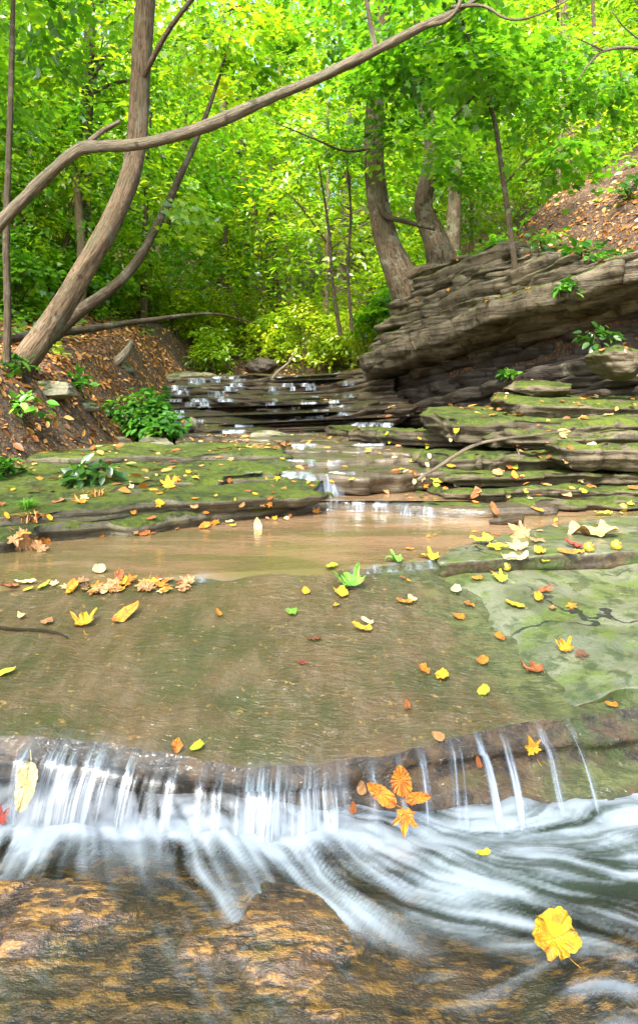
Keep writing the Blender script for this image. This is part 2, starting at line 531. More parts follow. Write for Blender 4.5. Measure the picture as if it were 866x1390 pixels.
def terrain(X, Y):
    X = np.asarray(X, float)
    Y = np.asarray(Y, float)
    zb = np.interp(Y, ZY, ZV)
    sl = np.interp(Y, YL, XLv) - X + 0.25 * fbm(X * 0.8, Y * 0.8, 0, 3, 5)
    l = 1.22 * sm(-0.05, 1.15, sl) + 0.26 * np.maximum(sl - 0.8, 0) + 0.1 * fbm(X * 1.3, Y * 1.3, 3, 4, 8) * sm(0, 1, sl)
    far = sm(11, 20, Y)
    l = l * (1 - far) + far * (0.7 * sm(0, 1.2, sl) + 0.42 * np.maximum(sl - 0.5, 0))
    sr = X - np.interp(Y, YR, XRv) + 0.1 * fbm(X, Y, 0, 3, 15)
    top = np.interp(Y, [-30, 3, 5, 6.5, 8, 10, 10.6], [1.7, 1.6, 1.5, 1.5, 1.6, 1.85, 1.6])
    s1 = np.maximum(sr * 0.78 - 0.55, 0)
    r_c = (top - zb) * sm(0.35, 0.75, sr * 0.78) + 11 * (1 - np.exp(-s1 * 1.15 / 11)) + 0.22 * fbm(X * 1.1, Y * 1.1, 0, 4, 21) * sm(0.6, 1.2, sr)
    r_b = 0.9 * sm(0, 1.1, sr) + 13 * (1 - np.exp(-np.maximum(sr - 0.3, 0) * 0.5 / 13)) + 0.15 * fbm(X, Y, 0, 4, 22) * sm(0, 1, sr)
    k = sm(10.0, 12.0, Y)
    r = r_c * (1 - k) + r_b * k
    return zb + l + r + 0.05 * fbm(X * 2.2, Y * 2.2, 0, 3, 33)


def grid_faces(nu, nv):
    i = np.arange(nu * nv).reshape(nv, nu)
    return np.stack([i[:-1, :-1], i[:-1, 1:], i[1:, 1:], i[1:, :-1]], -1).reshape(-1, 4)


def axis(segs):
    out = []
    for a, b, st in segs:
        out.append(np.arange(a, b, st))
    out.append([segs[-1][1]])
    return np.concatenate(out)


gx = axis([(-120, -40, 8), (-40, -12, 1.2), (-12, -5, 0.3), (-5, 7, 0.085), (7, 14, 0.3), (14, 40, 1.2), (40, 120, 8)])
gy = axis([(-30, -4, 2), (-4, 3, 0.3), (3, 16, 0.09), (16, 30, 0.35), (30, 60, 1.2), (60, 140, 8)])
GX, GY = np.meshgrid(gx, gy)
TZ = terrain(GX, GY)
ter = mk('ground', np.stack([GX, GY, TZ], -1).reshape(-1, 3), grid_faces(len(gx), len(gy)), M['soil'], ground=True)
tag(ter, kind='structure')


def th(x, y):
    return float(terrain(np.array([x]), np.array([y]))[0])


# ------------------------------------------------------------------ slabs
def resamp(pts, n):
    pts = np.asarray(pts, float)
    d = np.concatenate([[0], np.cumsum(np.linalg.norm(np.diff(pts, axis=0), axis=1))])
    t = np.linspace(0, d[-1], n)
    return np.stack([np.interp(t, d, pts[:, i]) for i in range(pts.shape[1])], -1), d[-1]


def slab(name, front, back, zt, thick, mat, parent=None, res=0.05, edge=0.04, blk=0.35, amp=0.012, under=0.05, rows=6,
         seed=0, rnd=0.02, squ=0.12, ground=True, strata=0.018, af=3.0, label=None, cat=None, group=None):
    f0, L = resamp(front, 40)
    nu = max(8, int(L / res) + 1)
    f, _ = resamp(front, nu)
    b, _ = resamp(back, nu)
    wmid = np.linalg.norm(b[nu // 2] - f[nu // 2])
    nv = max(5, min(60, int(wmid / res) + 1))
    # denser rows near the front edge
    vs = np.linspace(0, 1, nv) ** 1.35
    A = np.linspace(-1, 1, nu)[None, :]
    B = (vs * 2 - 1)[:, None]
    a2 = A * np.sqrt(1 - squ * B * B / 2)
    b2 = B * np.sqrt(1 - squ * A * A / 2)
    ui = (a2 + 1) / 2 * (nu - 1)
    vi = (b2 + 1) / 2

    def at(arr, u):
        i = np.clip(np.floor(u).astype(int), 0, nu - 2)
        w = (u - i)[..., None]
        return arr[i] * (1 - w) + arr[i + 1] * w
    XY = at(f, ui) * (1 - vi[..., None]) + at(b, ui) * vi[..., None]
    idx = np.arange(nu * nv).reshape(nv, nu)
    per = np.concatenate([idx[0, :-1], idx[:-1, -1], idx[-1, :0:-1], idx[:0:-1, 0]])
    flat = XY.reshape(-1, 2)
    pp = flat[per]
    tang = nrm(np.roll(pp, -1, 0) - np.roll(pp, 1, 0))
    for _ in range(3):
        tang = nrm(tang + np.roll(tang, 1, 0) + np.roll(tang, -1, 0))
    out = np.stack([tang[:, 1], -tang[:, 0]], -1)
    s = np.concatenate([[0], np.cumsum(np.linalg.norm(np.diff(pp, axis=0), axis=1))])
    q = s / blk + 0.6 * vn(s / blk * 0.7, seed + 0.3, 0, seed)
    blocky = _h(np.floor(q), np.zeros_like(q), np.zeros_like(q), seed + 3) * 2 - 1
    blocky = blocky * 0.6 + 0.2 * np.roll(blocky, 1) + 0.2 * np.roll(blocky, -1)
    e = edge * (0.75 * blocky + 0.8 * fbm(pp[:, 0] * 2.5, pp[:, 1] * 2.5, seed, 5, seed + 1))
    off = np.zeros((nv * nu, 2))
    off[per] = out * e[:, None]
    # carry the edge offset inwards
    o3 = off.reshape(nv, nu, 2)
    for k in range(1, min(5, nv // 2)):
        w = (1 - k / 5) ** 1.5
        o3[k, k:nu - k] = np.where(np.abs(o3[k, k:nu - k]).sum(-1, keepdims=True) == 0, o3[0, k:nu - k] * w, o3[k, k:nu - k])
        o3[nv - 1 - k, k:nu - k] = o3[-1, k:nu - k] * w
    flat = flat + o3.reshape(-1, 2)
    zf = zt if callable(zt) else (lambda x, y: np.full_like(x, zt))
    z = zf(flat[:, 0], flat[:, 1]) + amp * 2 * fbm(flat[:, 0] * af, flat[:, 1] * af, seed * 0.7, 5, seed + 2)
    V = [np.column_stack([flat, z])]
    ptop = np.column_stack([flat[per], z[per]])
    n0 = len(flat)
    m = len(per)
    faces = [grid_faces(nu, nv)]
    V[0][per, 2] -= rnd * 0.35
    prev = per
    for r in range(1, rows + 1):
        fr = r / rows
        zz = ptop[:, 2] - rnd * 0.35 - (thick - 0.0) * fr * (1 + 0.0 * s)
        bul = rnd * 0.8 * min(1, r * 0.9) - (under(ptop[:, 0]) if callable(under) else under) * fr ** 1.6
        no = strata * 2 * fbm(ptop[:, 0] * 2.2, ptop[:, 1] * 2.2, zz * 30 + seed, 3, seed + 9) + strata * 0.6 * vn(s * 0.2, zz * 55, seed, seed + 4)
        ring = np.column_stack([ptop[:, :2] + out * (bul + no)[:, None], zz])
        V.append(ring)
        cur = n0 + (r - 1) * m + np.arange(m)
        faces.append(np.stack([np.roll(prev, -1), prev, cur, np.roll(cur, -1)], -1))
        prev = cur
    V = np.concatenate(V)
    faces = np.concatenate(faces)
    fl = [tuple(x) for x in faces] + [tuple(prev[::-1])]
    if parent is None:
        c = np.array([flat[:, 0].mean(), flat[:, 1].mean(), V[:, 2].min()])
    o = mk(name, V, fl, mat, parent=parent, ground=False)
    if ground:
        GROUND.append((V, faces))
    return tag(o, label, cat, group)


# -------- the broad slab under running water
LIPX = [-400, 0, 60, 160, 260, 330, 400, 470, 540, 620, 700, 800, 866, 1300]
LIPY = [985, 1000, 1004, 1014, 1030, 1045, 1043, 1035, 1022, 1006, 992, 976, 962, 930]
LIPD = [1.85, 1.81, 1.81, 1.81, 1.79, 1.77, 1.78, 1.81, 1.84, 1.90, 1.95, 2.0, 2.05, 2.25]
lip = np.array([P(x, y, d) for x, y, d in zip(LIPX, LIPY, LIPD)])
backX = [(-2.6, 2.55), (-1.32, 2.64), (-0.4, 2.86), (0.02, 2.95), (0.35, 3.05), (0.6, 3.2), (1.1, 3.55), (1.6, 3.6), (2.6, 3.6)]


def lipf(x):
    return np.interp(x, lip[:, 0], lip[:, 1]), np.interp(x, lip[:, 0], lip[:, 2])


def slabz(x, y):
    yl, zl = lipf(x)
    bx, by = zip(*backX)
    yb = np.interp(x, bx, by)
    v = (y - yl) / (yb - yl)
    z = zl + (-0.733 - zl) * np.clip(v, -0.3, 1.05) ** 0.92 if False else zl + (-0.733 - zl) * np.clip(v, -0.3, 1.0) - 0.25 * np.maximum(v - 1, 0)
    # the rock rises dry above the film of water on the open side
    return z + 0.012 * fbm(x * 2.1, y * 2.1, 0, 3, 77)


fr = [(x, y) for x, y in zip(lip[:, 0], lip[:, 1])]
bk = [(x, y + 0.12) for x, y in backX]
broad = empty('rock_slab', (0, 2.2, -1.2), 'broad brown slab under a thin film of running water above the front waterfall', 'rock slab')
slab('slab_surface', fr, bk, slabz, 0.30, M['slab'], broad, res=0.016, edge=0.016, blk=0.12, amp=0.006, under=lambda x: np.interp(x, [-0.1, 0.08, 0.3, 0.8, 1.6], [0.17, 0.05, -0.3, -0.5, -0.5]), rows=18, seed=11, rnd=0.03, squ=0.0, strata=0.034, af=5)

# pale algae covered rock on the open side of the slab
pale_front = [G(742, 965, -0.895), G(790, 968, -0.90), G(866, 956, -0.89), (1.3, 2.05), (2.4, 2.1)]
pale_back = [G(575, 772, -0.715), G(640, 748, -0.70), G(760, 735, -0.70), (1.75, 3.75), (2.6, 3.7)]


def palez(x, y):
    return slabz(x, y) - 0.05 + 0.085 * sm(0.5, 1.2, x + 0.26 * (y - 1.93)) + 0.05 * fbm(x * 3.0, y * 3.0, 4, 6, 78)


pl = empty('flat_rock', (1.2, 2.8, -0.9), 'pale green algae coated flat rock bordering the wet brown slab', 'rock')
slab('rock_body', [(0.42, lipf(0.42)[0] + 0.1), (0.60, lipf(0.6)[0] + 0.08), (0.85, lipf(0.85)[0] + 0.05), (1.0, lipf(1.0)[0] + 0.05), (1.4, lipf(1.4)[0] + 0.06), (2.0, lipf(2.0)[0] + 0.06)],
     [G(520, 778, -0.725), G(640, 762, -0.715), G(760, 752, -0.71), (1.7, 3.3), (2.6, 3.3)],
     palez, 0.04, M['pale_slab'], pl, res=0.02, edge=0.035, blk=0.3, amp=0.012, under=-0.01, rows=3, seed=31, rnd=0.012, squ=0.02)
pl2 = empty('flat_rock', (1.6, 3.5, -0.8), 'low green shelf of rock with a straight crack, edging the brown pool', 'rock')
slab('rock_body', [G(590, 768, -0.715), G(680, 757, -0.70), G(800, 750, -0.69), (1.75, 3.2), (2.6, 3.15)],
     [G(640, 742, -0.715), G(720, 722, -0.71), G(800, 708, -0.71), G(870, 700, -0.70), (2.8, 4.1)],
     lambda x, y: np.full_like(x, -0.695), 0.1, M['pale_slab'], pl2, res=0.03, edge=0.04, amp=0.012, seed=37, rnd=0.015)

# -------- lower stream bed
bx_ = np.arange(-2.4, 2.6, 0.011)
by_ = np.arange(0.55, 2.0, 0.011)
BX, BY = np.meshgrid(bx_, by_)
rid = fbm(BX * 3.2, BY * 4.5, 0, 5, 41)
BZ = -1.165 + 0.024 * rid + 0.06 * sm(1.1, 1.5, BY) * sm(0.35, -0.2, BX) * sm(1.6, 1.48, BY) + 0.03 * np.floor(3 * fbm(BX * 2, BY * 3.4, 2, 3, 45) + 0.5) / 3
BZ = BZ - 0.09 * sm(0.15, 0.5, BX) * sm(1.42, 1.5, BY) + 0.05 * sm(0.45, 0.8, BX) * sm(1.44, 1.36, BY) - 0.07 * sm(1.5, 1.6, BY)
BZ = BZ - 0.25 * (1.3 - np.minimum(BY, 1.3)) * 0.5
bed = mk('stream_bed', np.stack([BX, BY, BZ], -1).reshape(-1, 3), grid_faces(len(bx_), len(by_)), M['bed'])
tag(bed, kind='structure')

# water over it, with aerated streaks along the flow
sx = np.arange(-2.2, 2.4, 0.0065)
sy = np.arange(0.7, 1.98, 0.0055)
SX, SY = np.meshgrid(sx, sy)
yl_, _ = lipf(SX)
dist = (yl_ - np.interp(SX, [0.05, 0.35], [0.115, 0.25])) - SY                                         # metres in front of where the fall lands
ang = np.interp(SX, [-2.2, -0.9, -0.4, 0.0, 0.3, 0.6, 2.4], [-95, -80, -52, -42, -12, 4, 12])
ang = ang + 26 * fbm(SX * 3.0, SY * 5.0, 0, 3, 51) * 2 + np.where(SX > 0.2, 16 * np.sin(SX * 7 + SY * 9), 0)
ang = np.deg2rad(ang)
VX, VY = np.cos(ang), np.sin(ang)
base = np.random.default_rng(5).random(SX.shape)
base2 = (fbm(SX * 34, SY * 34, 0, 3, 55) + 0.5)
src = 0.5 * base + 0.9 * base2
acc = np.zeros_like(src)
wsum = 0
for sg in (1, -1):
    px_, py_ = np.indices(src.shape)[1].astype(float), np.indices(src.shape)[0].astype(float)
    for k in range(26):
        ii = np.clip(np.round(py_).astype(int), 0, src.shape[0] - 1)
        jj = np.clip(np.round(px_).astype(int), 0, src.shape[1] - 1)
        w = 1 - k / 27
        acc += w * src[ii, jj]
        wsum += w
        px_ += sg * VX[ii, jj]
        py_ += sg * VY[ii, jj] * 0.0065 / 0.0055
lic = acc / wsum
lic = (lic - lic.mean()) / lic.std()
left = sm(0.35, 0.1, SX)
dens = np.exp(-np.maximum(dist, 0) / (0.085 + 0.05 * (1 - left))) * (1.25 * left + 0.75 * (1 - left))
cover = fbm(SX * 2.6 + SY * 2.0, SY * 2.4, 0, 3, 61) + 0.5
tongue = np.exp(-((SX + 0.30 - (1.55 - SY) * 0.75) / 0.05) ** 2) + 0.8 * np.exp(-((SX - 0.02 - (1.55 - SY) * 0.9) / 0.06) ** 2) + 0.6 * np.exp(-((SX + 0.75 - (1.5 - SY) * 0.1) / 0.07) ** 2)
tongue = tongue * (left * 0.8 + 0.2)
rightw = (1 - left) * sm(0.34, 0.2, dist) * (0.5 + 0.3 * np.sin(SY * 60 + 5 * np.sin(SX * 4) + SX * 5))
mist = fbm(SX * 7, SY * 12, 0, 4, 66)
foam = dens * (0.72 + 0.24 * lic + 0.5 * mist) + 0.5 * np.exp(-(np.abs(dist) / 0.035) ** 2) * (left + 0.35) + tongue * (0.38 + 0.3 * lic) * sm(0.6, 0.1, dist) + rightw * (0.36 + 0.27 * lic + 0.4 * mist)
foam += 0.36 * sm(0.36, 0.66, cover) * np.clip(0.35 + 0.6 * lic + 0.5 * mist, 0, 2) + 0.12 * np.clip(lic - 0.6, 0, 2)
foam = np.clip(foam * 0.85 - 0.06 * (1 - np.clip(dens, 0, 1)), 0, 0.88)
SZ = -1.108 + 0.018 * fbm(SX * 5, SY * 8, 0, 3, 63) + 0.025 * np.clip(dens, 0, 1) * (0.6 + 0.8 * fbm(SX * 9, SY * 9, 0, 3, 64)) + 0.002 * lic * foam - 0.13 * (1.3 - np.minimum(SY, 1.3))
SZ = SZ - 0.03 * sm(0.2, 0.4, dist) * left
depth = np.clip(0.12 + 0.65 * (1 - left) * sm(0.36, 0.15, dist), 0, 0.9)
wat = mk('water', np.stack([SX, SY, SZ], -1).reshape(-1, 3), grid_faces(len(sx), len(sy)), M['stream'], attrs={'foam': foam.ravel(), 'depth': depth.ravel()})
tag(wat, kind='structure')
GROUND.append((np.stack([SX, SY, SZ], -1)[::4, ::4].reshape(-1, 3), grid_faces(len(sx[::4]), len(sy[::4]))))

# -------- brown pool
qx = np.arange(-3.2, 3.6, 0.06)
qy = np.arange(2.3, 5.1, 0.05)
QX, QY = np.meshgrid(qx, qy)
bX, bY = zip(*backX)
yb = np.interp(QX, bX, bY)
QYm = yb - 0.02 + (QY - 2.3) / (5.1 - 2.3) * (5.1 - yb)
QZ = -0.727 + 0.002 * fbm(QX * 4, QYm * 8, 0, 2, 71)
QYm[0] -= 0.06
QZ[0] = slabz(QX[0], QYm[0]) - 0.02
pool = mk('pool_water', np.stack([QX, QYm, QZ], -1).reshape(-1, 3), grid_faces(len(qx), len(qy)), M['pool'], ground=True)
tag(pool, kind='structure')
qx = np.arange(-0.6, 1.3, 0.05)
qy = np.arange(4.74, 5.5, 0.05)
QX, QY = np.meshgrid(qx, qy)
pool2 = mk('pool_water', np.stack([QX, QY, -0.655 + 0 * QX], -1).reshape(-1, 3), grid_faces(len(qx), len(qy)), M['pool'], ground=True)
tag(pool2, kind='structure')

# -------- mossy ledges beside the pool
LG = 'mossy ledges stepping up from the pool'


def ledge(label, front, back, zt, thick, mat, **kw):
    c = np.mean(np.array(front), 0)
    zz = zt if not callable(zt) else float(zt(np.array([c[0]]), np.array([c[1]]))[0])
    e = empty('rock_ledge', (c[0], c[1], zz - thick), label, 'rock ledge')
    slab('ledge_stone', front, back, zt, thick, M[mat], e, **kw)
    return e


def pts(*a):
    return [tuple(P(x, y, d)[:2]) for x, y, d in a]


ledge('lowest mossy ledge along the leafy far edge of the brown pool',
      [(-3.2, 3.3)] + [G(0, 752, -.73), G(60, 738, -.73), G(130, 732, -.73), G(250, 718, -.73), G(350, 706, -.73), G(450, 692, -.73)],
      [(-3.4, 4.6), (-2.4, 4.8), (-1.5, 5.0), (-0.9, 5.2), (-0.3, 5.3), (0.0, 5.3), (0.15, 5.2)],
      lambda x, y: -0.64 - 0.03 * sm(-0.6, 0.1, x) + 0.05 * (y - 4.0) * sm(3.5, 5, y), 0.16, M and 'ledge_left', seed=101, res=0.03, edge=0.06, amp=0.022, under=0.05, rows=8, rnd=0.03)
ledge('thin mossy ledge with a grey top between the pool edge and the rounded moss step',
      [(-3.2, 3.75)] + [G(35, 705, -.60), G(120, 700, -.60), G(250, 688, -.60), G(380, 680, -.60), G(432, 674, -.60)],
      [(-3.4, 5.0), (-2.4, 5.0), (-1.2, 5.4), (-0.5, 5.5), (0.0, 5.5), (0.1, 5.4)],
      lambda x, y: -0.565 + 0.03 * (y - 4), 0.085, 'ledge_left', seed=103, res=0.03, edge=0.07, amp=0.02, under=0.05, rows=6, rnd=0.02)
ledge('rounded ledge thick with bright moss below the leaf covered bank',
      [(-3.3, 4.2)] + pts((0, 668, 4.25), (60, 672, 4.2), (140, 674, 4.2), (160, 668, 4.35), (220, 652, 4.75), (300, 650, 4.85), (370, 652, 5.0)),
      [(-3.5, 5.6), (-2.6, 5.9), (-2.0, 6.0), (-1.2, 6.0), (-0.7, 5.9), (-0.4, 5.8), (-0.2, 5.7)],
      lambda x, y: -0.50 + 0.05 * (y - 4.5), 0.14, 'ledge_left', seed=105, res=0.03, edge=0.09, amp=0.035, under=0.1, rows=8, rnd=0.05, squ=0.3)
ledge('narrow mossy step ending at the little white fall',
      pts((250, 652, 4.95), (300, 655, 4.95), (350, 660, 4.95), (395, 664, 4.98)), pts((240, 630, 5.9), (300, 630, 5.9), (350, 630, 5.8), (385, 635, 5.6)),
      -0.53, 0.09, 'ledge_left', seed=107, res=0.03, edge=0.05, amp=0.02, under=0.04)
ledge('flat grey ledge littered with orange leaves below the brown bank',
      [(-3.6, 5.4)] + pts((0, 622, 5.6), (120, 622, 5.6), (250, 618, 5.7), (400, 614, 5.9)), [(-3.8, 7)] + pts((0, 600, 7), (120, 600, 7.2), (250, 600, 7.2), (380, 600, 7)),
      lambda x, y: -0.375 + 0.02 * (y - 5.8), 0.12, 'ledge_left', seed=109, res=0.04, edge=0.09, amp=0.02, under=0.05)

# -------- central wet steps
ledge('wet rock sill holding the small upper pool', [G(330, 706, -.73)] + [G(440, 694, -.73), G(500, 694, -.73), G(560, 700, -.73), G(660, 704, -.73), (1.7, 4.5)],
      pts((330, 660, 5.6), (430, 660, 5.6), (500, 660, 5.6), (560, 660, 5.6), (660, 660, 5.5), (760, 660, 5.5)), -0.668, 0.12, 'ledge_wet', seed=121, res=0.03, edge=0.04, amp=0.006, under=0.02)
steps = [(-0.49, 5.25, 270, 610), (-0.445, 5.95, 250, 640), (-0.405, 6.6, 230, 660), (-0.365, 7.3, 235, 660), (-0.325, 8.0, 240, 640), (-0.295, 8.6, 240, 620)]
slabels = ['wet flat step the little white fall pours over', 'second thin wet step above the little white fall', 'third wet step strewn with yellow leaves',
           'fourth wet step of the stream bed below the cascade', 'thin wet step below the pair of boulders', 'highest flat step at the foot of the dark cascade']
for i, ((z, d, xa, xb), lab) in enumerate(zip(steps, slabels)):
    k = 5
    fx = np.linspace(xa, xb, 7)
    wob = [0.25 * math.sin(i * 2.1 + j * 1.3) - 0.12 * (j - 3) / 3 for j in range(7)]
    ledge(lab, [tuple(P(x, 600, d + w)[:2]) for x, w in zip(fx, wob)], [tuple(P(x, 600, d + 1.6)[:2]) for x in np.linspace(xa + 15, xb - 10, 7)],
          (lambda z0, d0: (lambda x, y: z0 + 0.02 * (y - d0)))(z, d), 0.14, 'ledge_wet', seed=130 + i, res=0.035, edge=0.1, blk=0.3, amp=0.012, under=0.05, rnd=0.015)

# -------- stacked mossy slabs opposite
def rl(label, xs, ys, d, z, back, thick, seed, tilt=0.0, **kw):
    front = [tuple(P(x, 600, dd)[:2]) for x, dd in zip(xs, d)]
    bck = [(p[0] + (0.12 if i == 0 else 0), p[1] + back) for i, p in enumerate(front)]
    return ledge(label, front, bck, (lambda x, y: z + tilt * (y - d[0])), thick, 'ledge_right', seed=seed, res=0.026,
                 **{**dict(edge=0.08, amp=0.026, under=0.08, rows=9, rnd=0.03, squ=0.2, strata=0.035, blk=0.25), **kw})


rl('lowest leaf strewn mossy shelf on the pool side below the stacked slabs', (565, 620, 700, 790, 866, 1100), None, (4.62, 4.5, 4.6, 4.72, 4.8, 4.9), -0.655, 1.2, 0.1, 201)
rl('thin dark shelf under the flat leafy mossy slab', (590, 640, 720, 800, 880, 1100), None, (4.85, 4.72, 4.85, 4.95, 5.05, 5.1), -0.585, 1.2, 0.09, 203)
rl('long flat mossy slab with a row of orange leaves on it', (600, 640, 720, 790, 866, 1100), None, (5.05, 4.95, 5.05, 5.12, 5.15, 5.2), -0.485, 1.4, 0.1, 205, under=0.1)
rl('mossy wedge of rock tucked under the rounded block', (640, 680, 730, 800, 860), None, (5.4, 5.3, 5.3, 5.4, 5.5), -0.35, 1.1, 0.13, 207, squ=0.5, rnd=0.05)
rl('broken mossy slab leaning at the end of the long dry stick', (570, 610, 650, 690, 735), None, (5.75, 5.5, 5.45, 5.45, 5.5), -0.36, 1.0, 0.16, 208, squ=0.6, rnd=0.05)
rl('rounded mossy block jutting out at the frame edge', (755, 780, 830, 880, 980, 1100), None, (5.25, 5.08, 5.05, 5.05, 5.1, 5.2), -0.26, 1.1, 0.19, 209, squ=0.5, rnd=0.07)
rl('middle mossy slab beneath the top of the stack', (660, 700, 760, 830, 900, 1100), None, (5.65, 5.5, 5.5, 5.55, 5.5, 5.5), -0.165, 1.2, 0.13, 211, tilt=0.02, rnd=0.05)
rl('topmost mossy slab with a blunt rounded snout', (592, 620, 670, 730, 800, 900, 1100), None, (5.9, 5.72, 5.72, 5.75, 5.75, 5.75, 5.8), -0.055, 1.5, 0.18, 213, tilt=0.09, rnd=0.07, squ=0.3)
rl('upper mossy rock shelf half buried under leaves behind the stack', (700, 760, 830, 900, 1100), None, (6.2, 6.0, 5.95, 5.9, 5.9), 0.1, 1.6, 0.15, 215, tilt=0.1, squ=0.3)
rl('long low mossy tongue of rock reaching from the stack to the cascade', (440, 500, 560, 610, 660), None, (8.6, 7.6, 6.9, 6.5, 6.4), -0.2, 1.0, 0.15, 217, squ=0.3)

# -------- boulders
def boulder(name, label, c, s, mat, seed, rot=0.0, cat='boulder'):
    import bmesh
    bm = bmesh.new()
    bmesh.ops.create_icosphere(bm, subdivisions=5, radius=1)
    V = np.array([v.co[:] for v in bm.verts])
    Fc = np.array([[v.index for v in f.verts] for f in bm.faces])
    bm.free()
    rng = np.random.default_rng(seed)
    # planes cut the ball to a faceted stone
    W = V.copy()
    for _ in range(11):
        n = nrm(rng.normal(size=3))
        dd = rng.uniform(0.55, 0.85)
        t = W @ n
        W = W - np.where(t > dd, (t - dd) * 0.92, 0)[:, None] * n
    W *= (1 + 0.14 * fbm(W[:, 0] * 2.4, W[:, 1] * 2.4, W[:, 2] * 2.4 + seed, 5, seed))[:, None]
    ca, sa = math.cos(rot), math.sin(rot)
    W = W * np.array(s)
    W = np.column_stack([W[:, 0] * ca - W[:, 1] * sa, W[:, 0] * sa + W[:, 1] * ca, W[:, 2]])
    o = mk(name, W, Fc, M[mat])
    o.location = [float(v) for v in c]
    GROUND.append((W + np.array(c), Fc))
    return tag(o, label, cat)


boulder('boulder', 'smooth grey green boulder beside the bright shrub', P(213, 602, 8.0) + [0, 0, -0.02], (0.24, 0.22, 0.12), 'boulder', 3)
boulder('boulder', 'wedge shaped olive boulder standing below the cascade', P(364, 594, 8.6), (0.27, 0.2, 0.1), 'boulder', 5, 0.3)
boulder('boulder', 'long flat grey stone lying at the cascade foot', P(292, 602, 8.5), (0.42, 0.22, 0.085), 'boulder', 6)
boulder('boulder', 'small round yellowish stone in the white water of the cascade', P(258, 577, 9.1), (0.13, 0.12, 0.12), 'boulder', 7)
boulder('boulder', 'big angular grey rock leaning behind the leaf covered bank', P(152, 503, 10.6) + [0, 0, -.05], (0.36, 0.32, 0.24), 'boulder', 8, 0.5)
boulder('boulder', 'large mossy block at the top of the cascade', P(250, 517, 13.6), (0.85, 0.5, 0.22), 'boulder', 9)
for x_, y_, d_, s_, lab_, sd_ in [(70, 572, 6.7, (0.3, 0.2, 0.1), 'low grey stone half sunk in the leaf covered bank below the root', 15), (120, 560, 7.3, (0.16, 0.13, 0.09), 'small brown stone on the leaf covered bank beside the root tip', 16),
                                 (165, 575, 7.8, (0.2, 0.14, 0.08), 'dark stone at the foot of the leaf covered bank by the shrub', 17)]:
    q_ = P(x_, y_, d_)
    boulder('boulder', lab_, (q_[0], q_[1], th(q_[0], q_[1]) + 0.02), s_, 'boulder', sd_, 0.4)
boulder('boulder', 'dark boulder set in the bank above the cascade', P(355, 500, 14.8), (0.42, 0.4, 0.24), 'cliff_dark', 10)
boulder('boulder', 'sunlit mossy block on the rock shelf under the hillside', P(842, 492, 6.3), (0.34, 0.3, 0.17), 'ledge_right', 12, 0.2)
boulder('boulder', 'reddish angular block fallen at the foot of the undercut cliff', P(735, 528, 7.2), (0.42, 0.2, 0.12), 'cliff', 14, -0.5)

# -------- the cascade: stacked dark shale courses
casc = empty('cascade_ledge', (-0.6, 9.5, -0.4), 'wide dark stair of thin wet rock courses at the head of the stream', 'rock cascade')
CF = []
rng = np.random.default_rng(8)
z = -0.30
i = 0
while z < 0.74:
    t_ = rng.uniform(0.055, 0.11)
    fr_ = (z + 0.30) / 1.04
    y0 = 9.25 + 3.9 * fr_ ** 0.9
    xs_ = np.linspace(-2.9 + 0.1 * fr_, 1.35 - 0.15 * fr_, 12)
    yy = y0 + 0.35 * np.sin(xs_ * 1.3 + i * 0.9) * 0.5 + 0.25 * rng.normal(size=12) * 0.5 - 0.45 * sm(0.0, 1.3, xs_) * (1 + 2 * fr_) - 0.15 * sm(-1.8, -2.8, xs_)
    front = list(zip(xs_, yy))
    back_ = [(x, max(y + 1.0, 10.4 + 3.4 * fr_)) for x, y in front]
    ztop = z + t_
    zz = (lambda z1, ax, ay: (lambda x, y: z1 - 0.03 + 0.15 * np.clip(y - np.interp(x, ax, ay), 0, 0.5) + 0.16 * sm(-0.2, 1.4, x) + 0.03 * vn(x * 0.9, y * 0.4, z1 * 9, 4)))(ztop, xs_, yy)
    slab('rock_layer', front, back_, zz, t_ + 0.03, M['cascade'], casc, res=0.045, edge=0.13, blk=0.35, amp=0.012, under=0.13, rows=5, seed=300 + i, rnd=0.012, squ=0.05)
    CF.append((xs_, yy, ztop, t_))
    z += t_ * 0.98
    i += 1

# -------- the undercut cliff
cliff = empty('rock_cliff', (1.6, 8.9, -0.4), 'undercut brown cliff of thin layered rock with a dark hollow at its foot', 'cliff')
cl_line = np.array([(0.55, 11.8), (0.72, 11.1), (0.92, 10.4), (1.33, 9.6), (2.0, 8.6), (2.6, 7.6), (3.25, 6.8), (4.1, 6.0), (5.5, 5.4), (7.0, 4.9)])
cl_pts, cl_len = resamp(cl_line, 90)
cl_t = nrm(np.gradient(cl_pts, axis=0))
cl_n = np.stack([cl_t[:, 1], -cl_t[:, 0]], -1)          # towards the creek?
if cl_n[40] @ np.array([-1, -1]) < 0:
    cl_n = -cl_n
cl_s = np.linspace(0, cl_len, 90)
rng = np.random.default_rng(21)
z = -0.45
i = 0


def tiltz(z1):
    def f(x, y):
        s_ = (x - 0.92) * 0.64 - (y - 10.4) * 0.77
        return z1 + 0.15 * np.clip(s_, -1.0, 4.6) + 0.035 * vn(x * 0.9, y * 0.9, z1 * 3, 6)
    return f


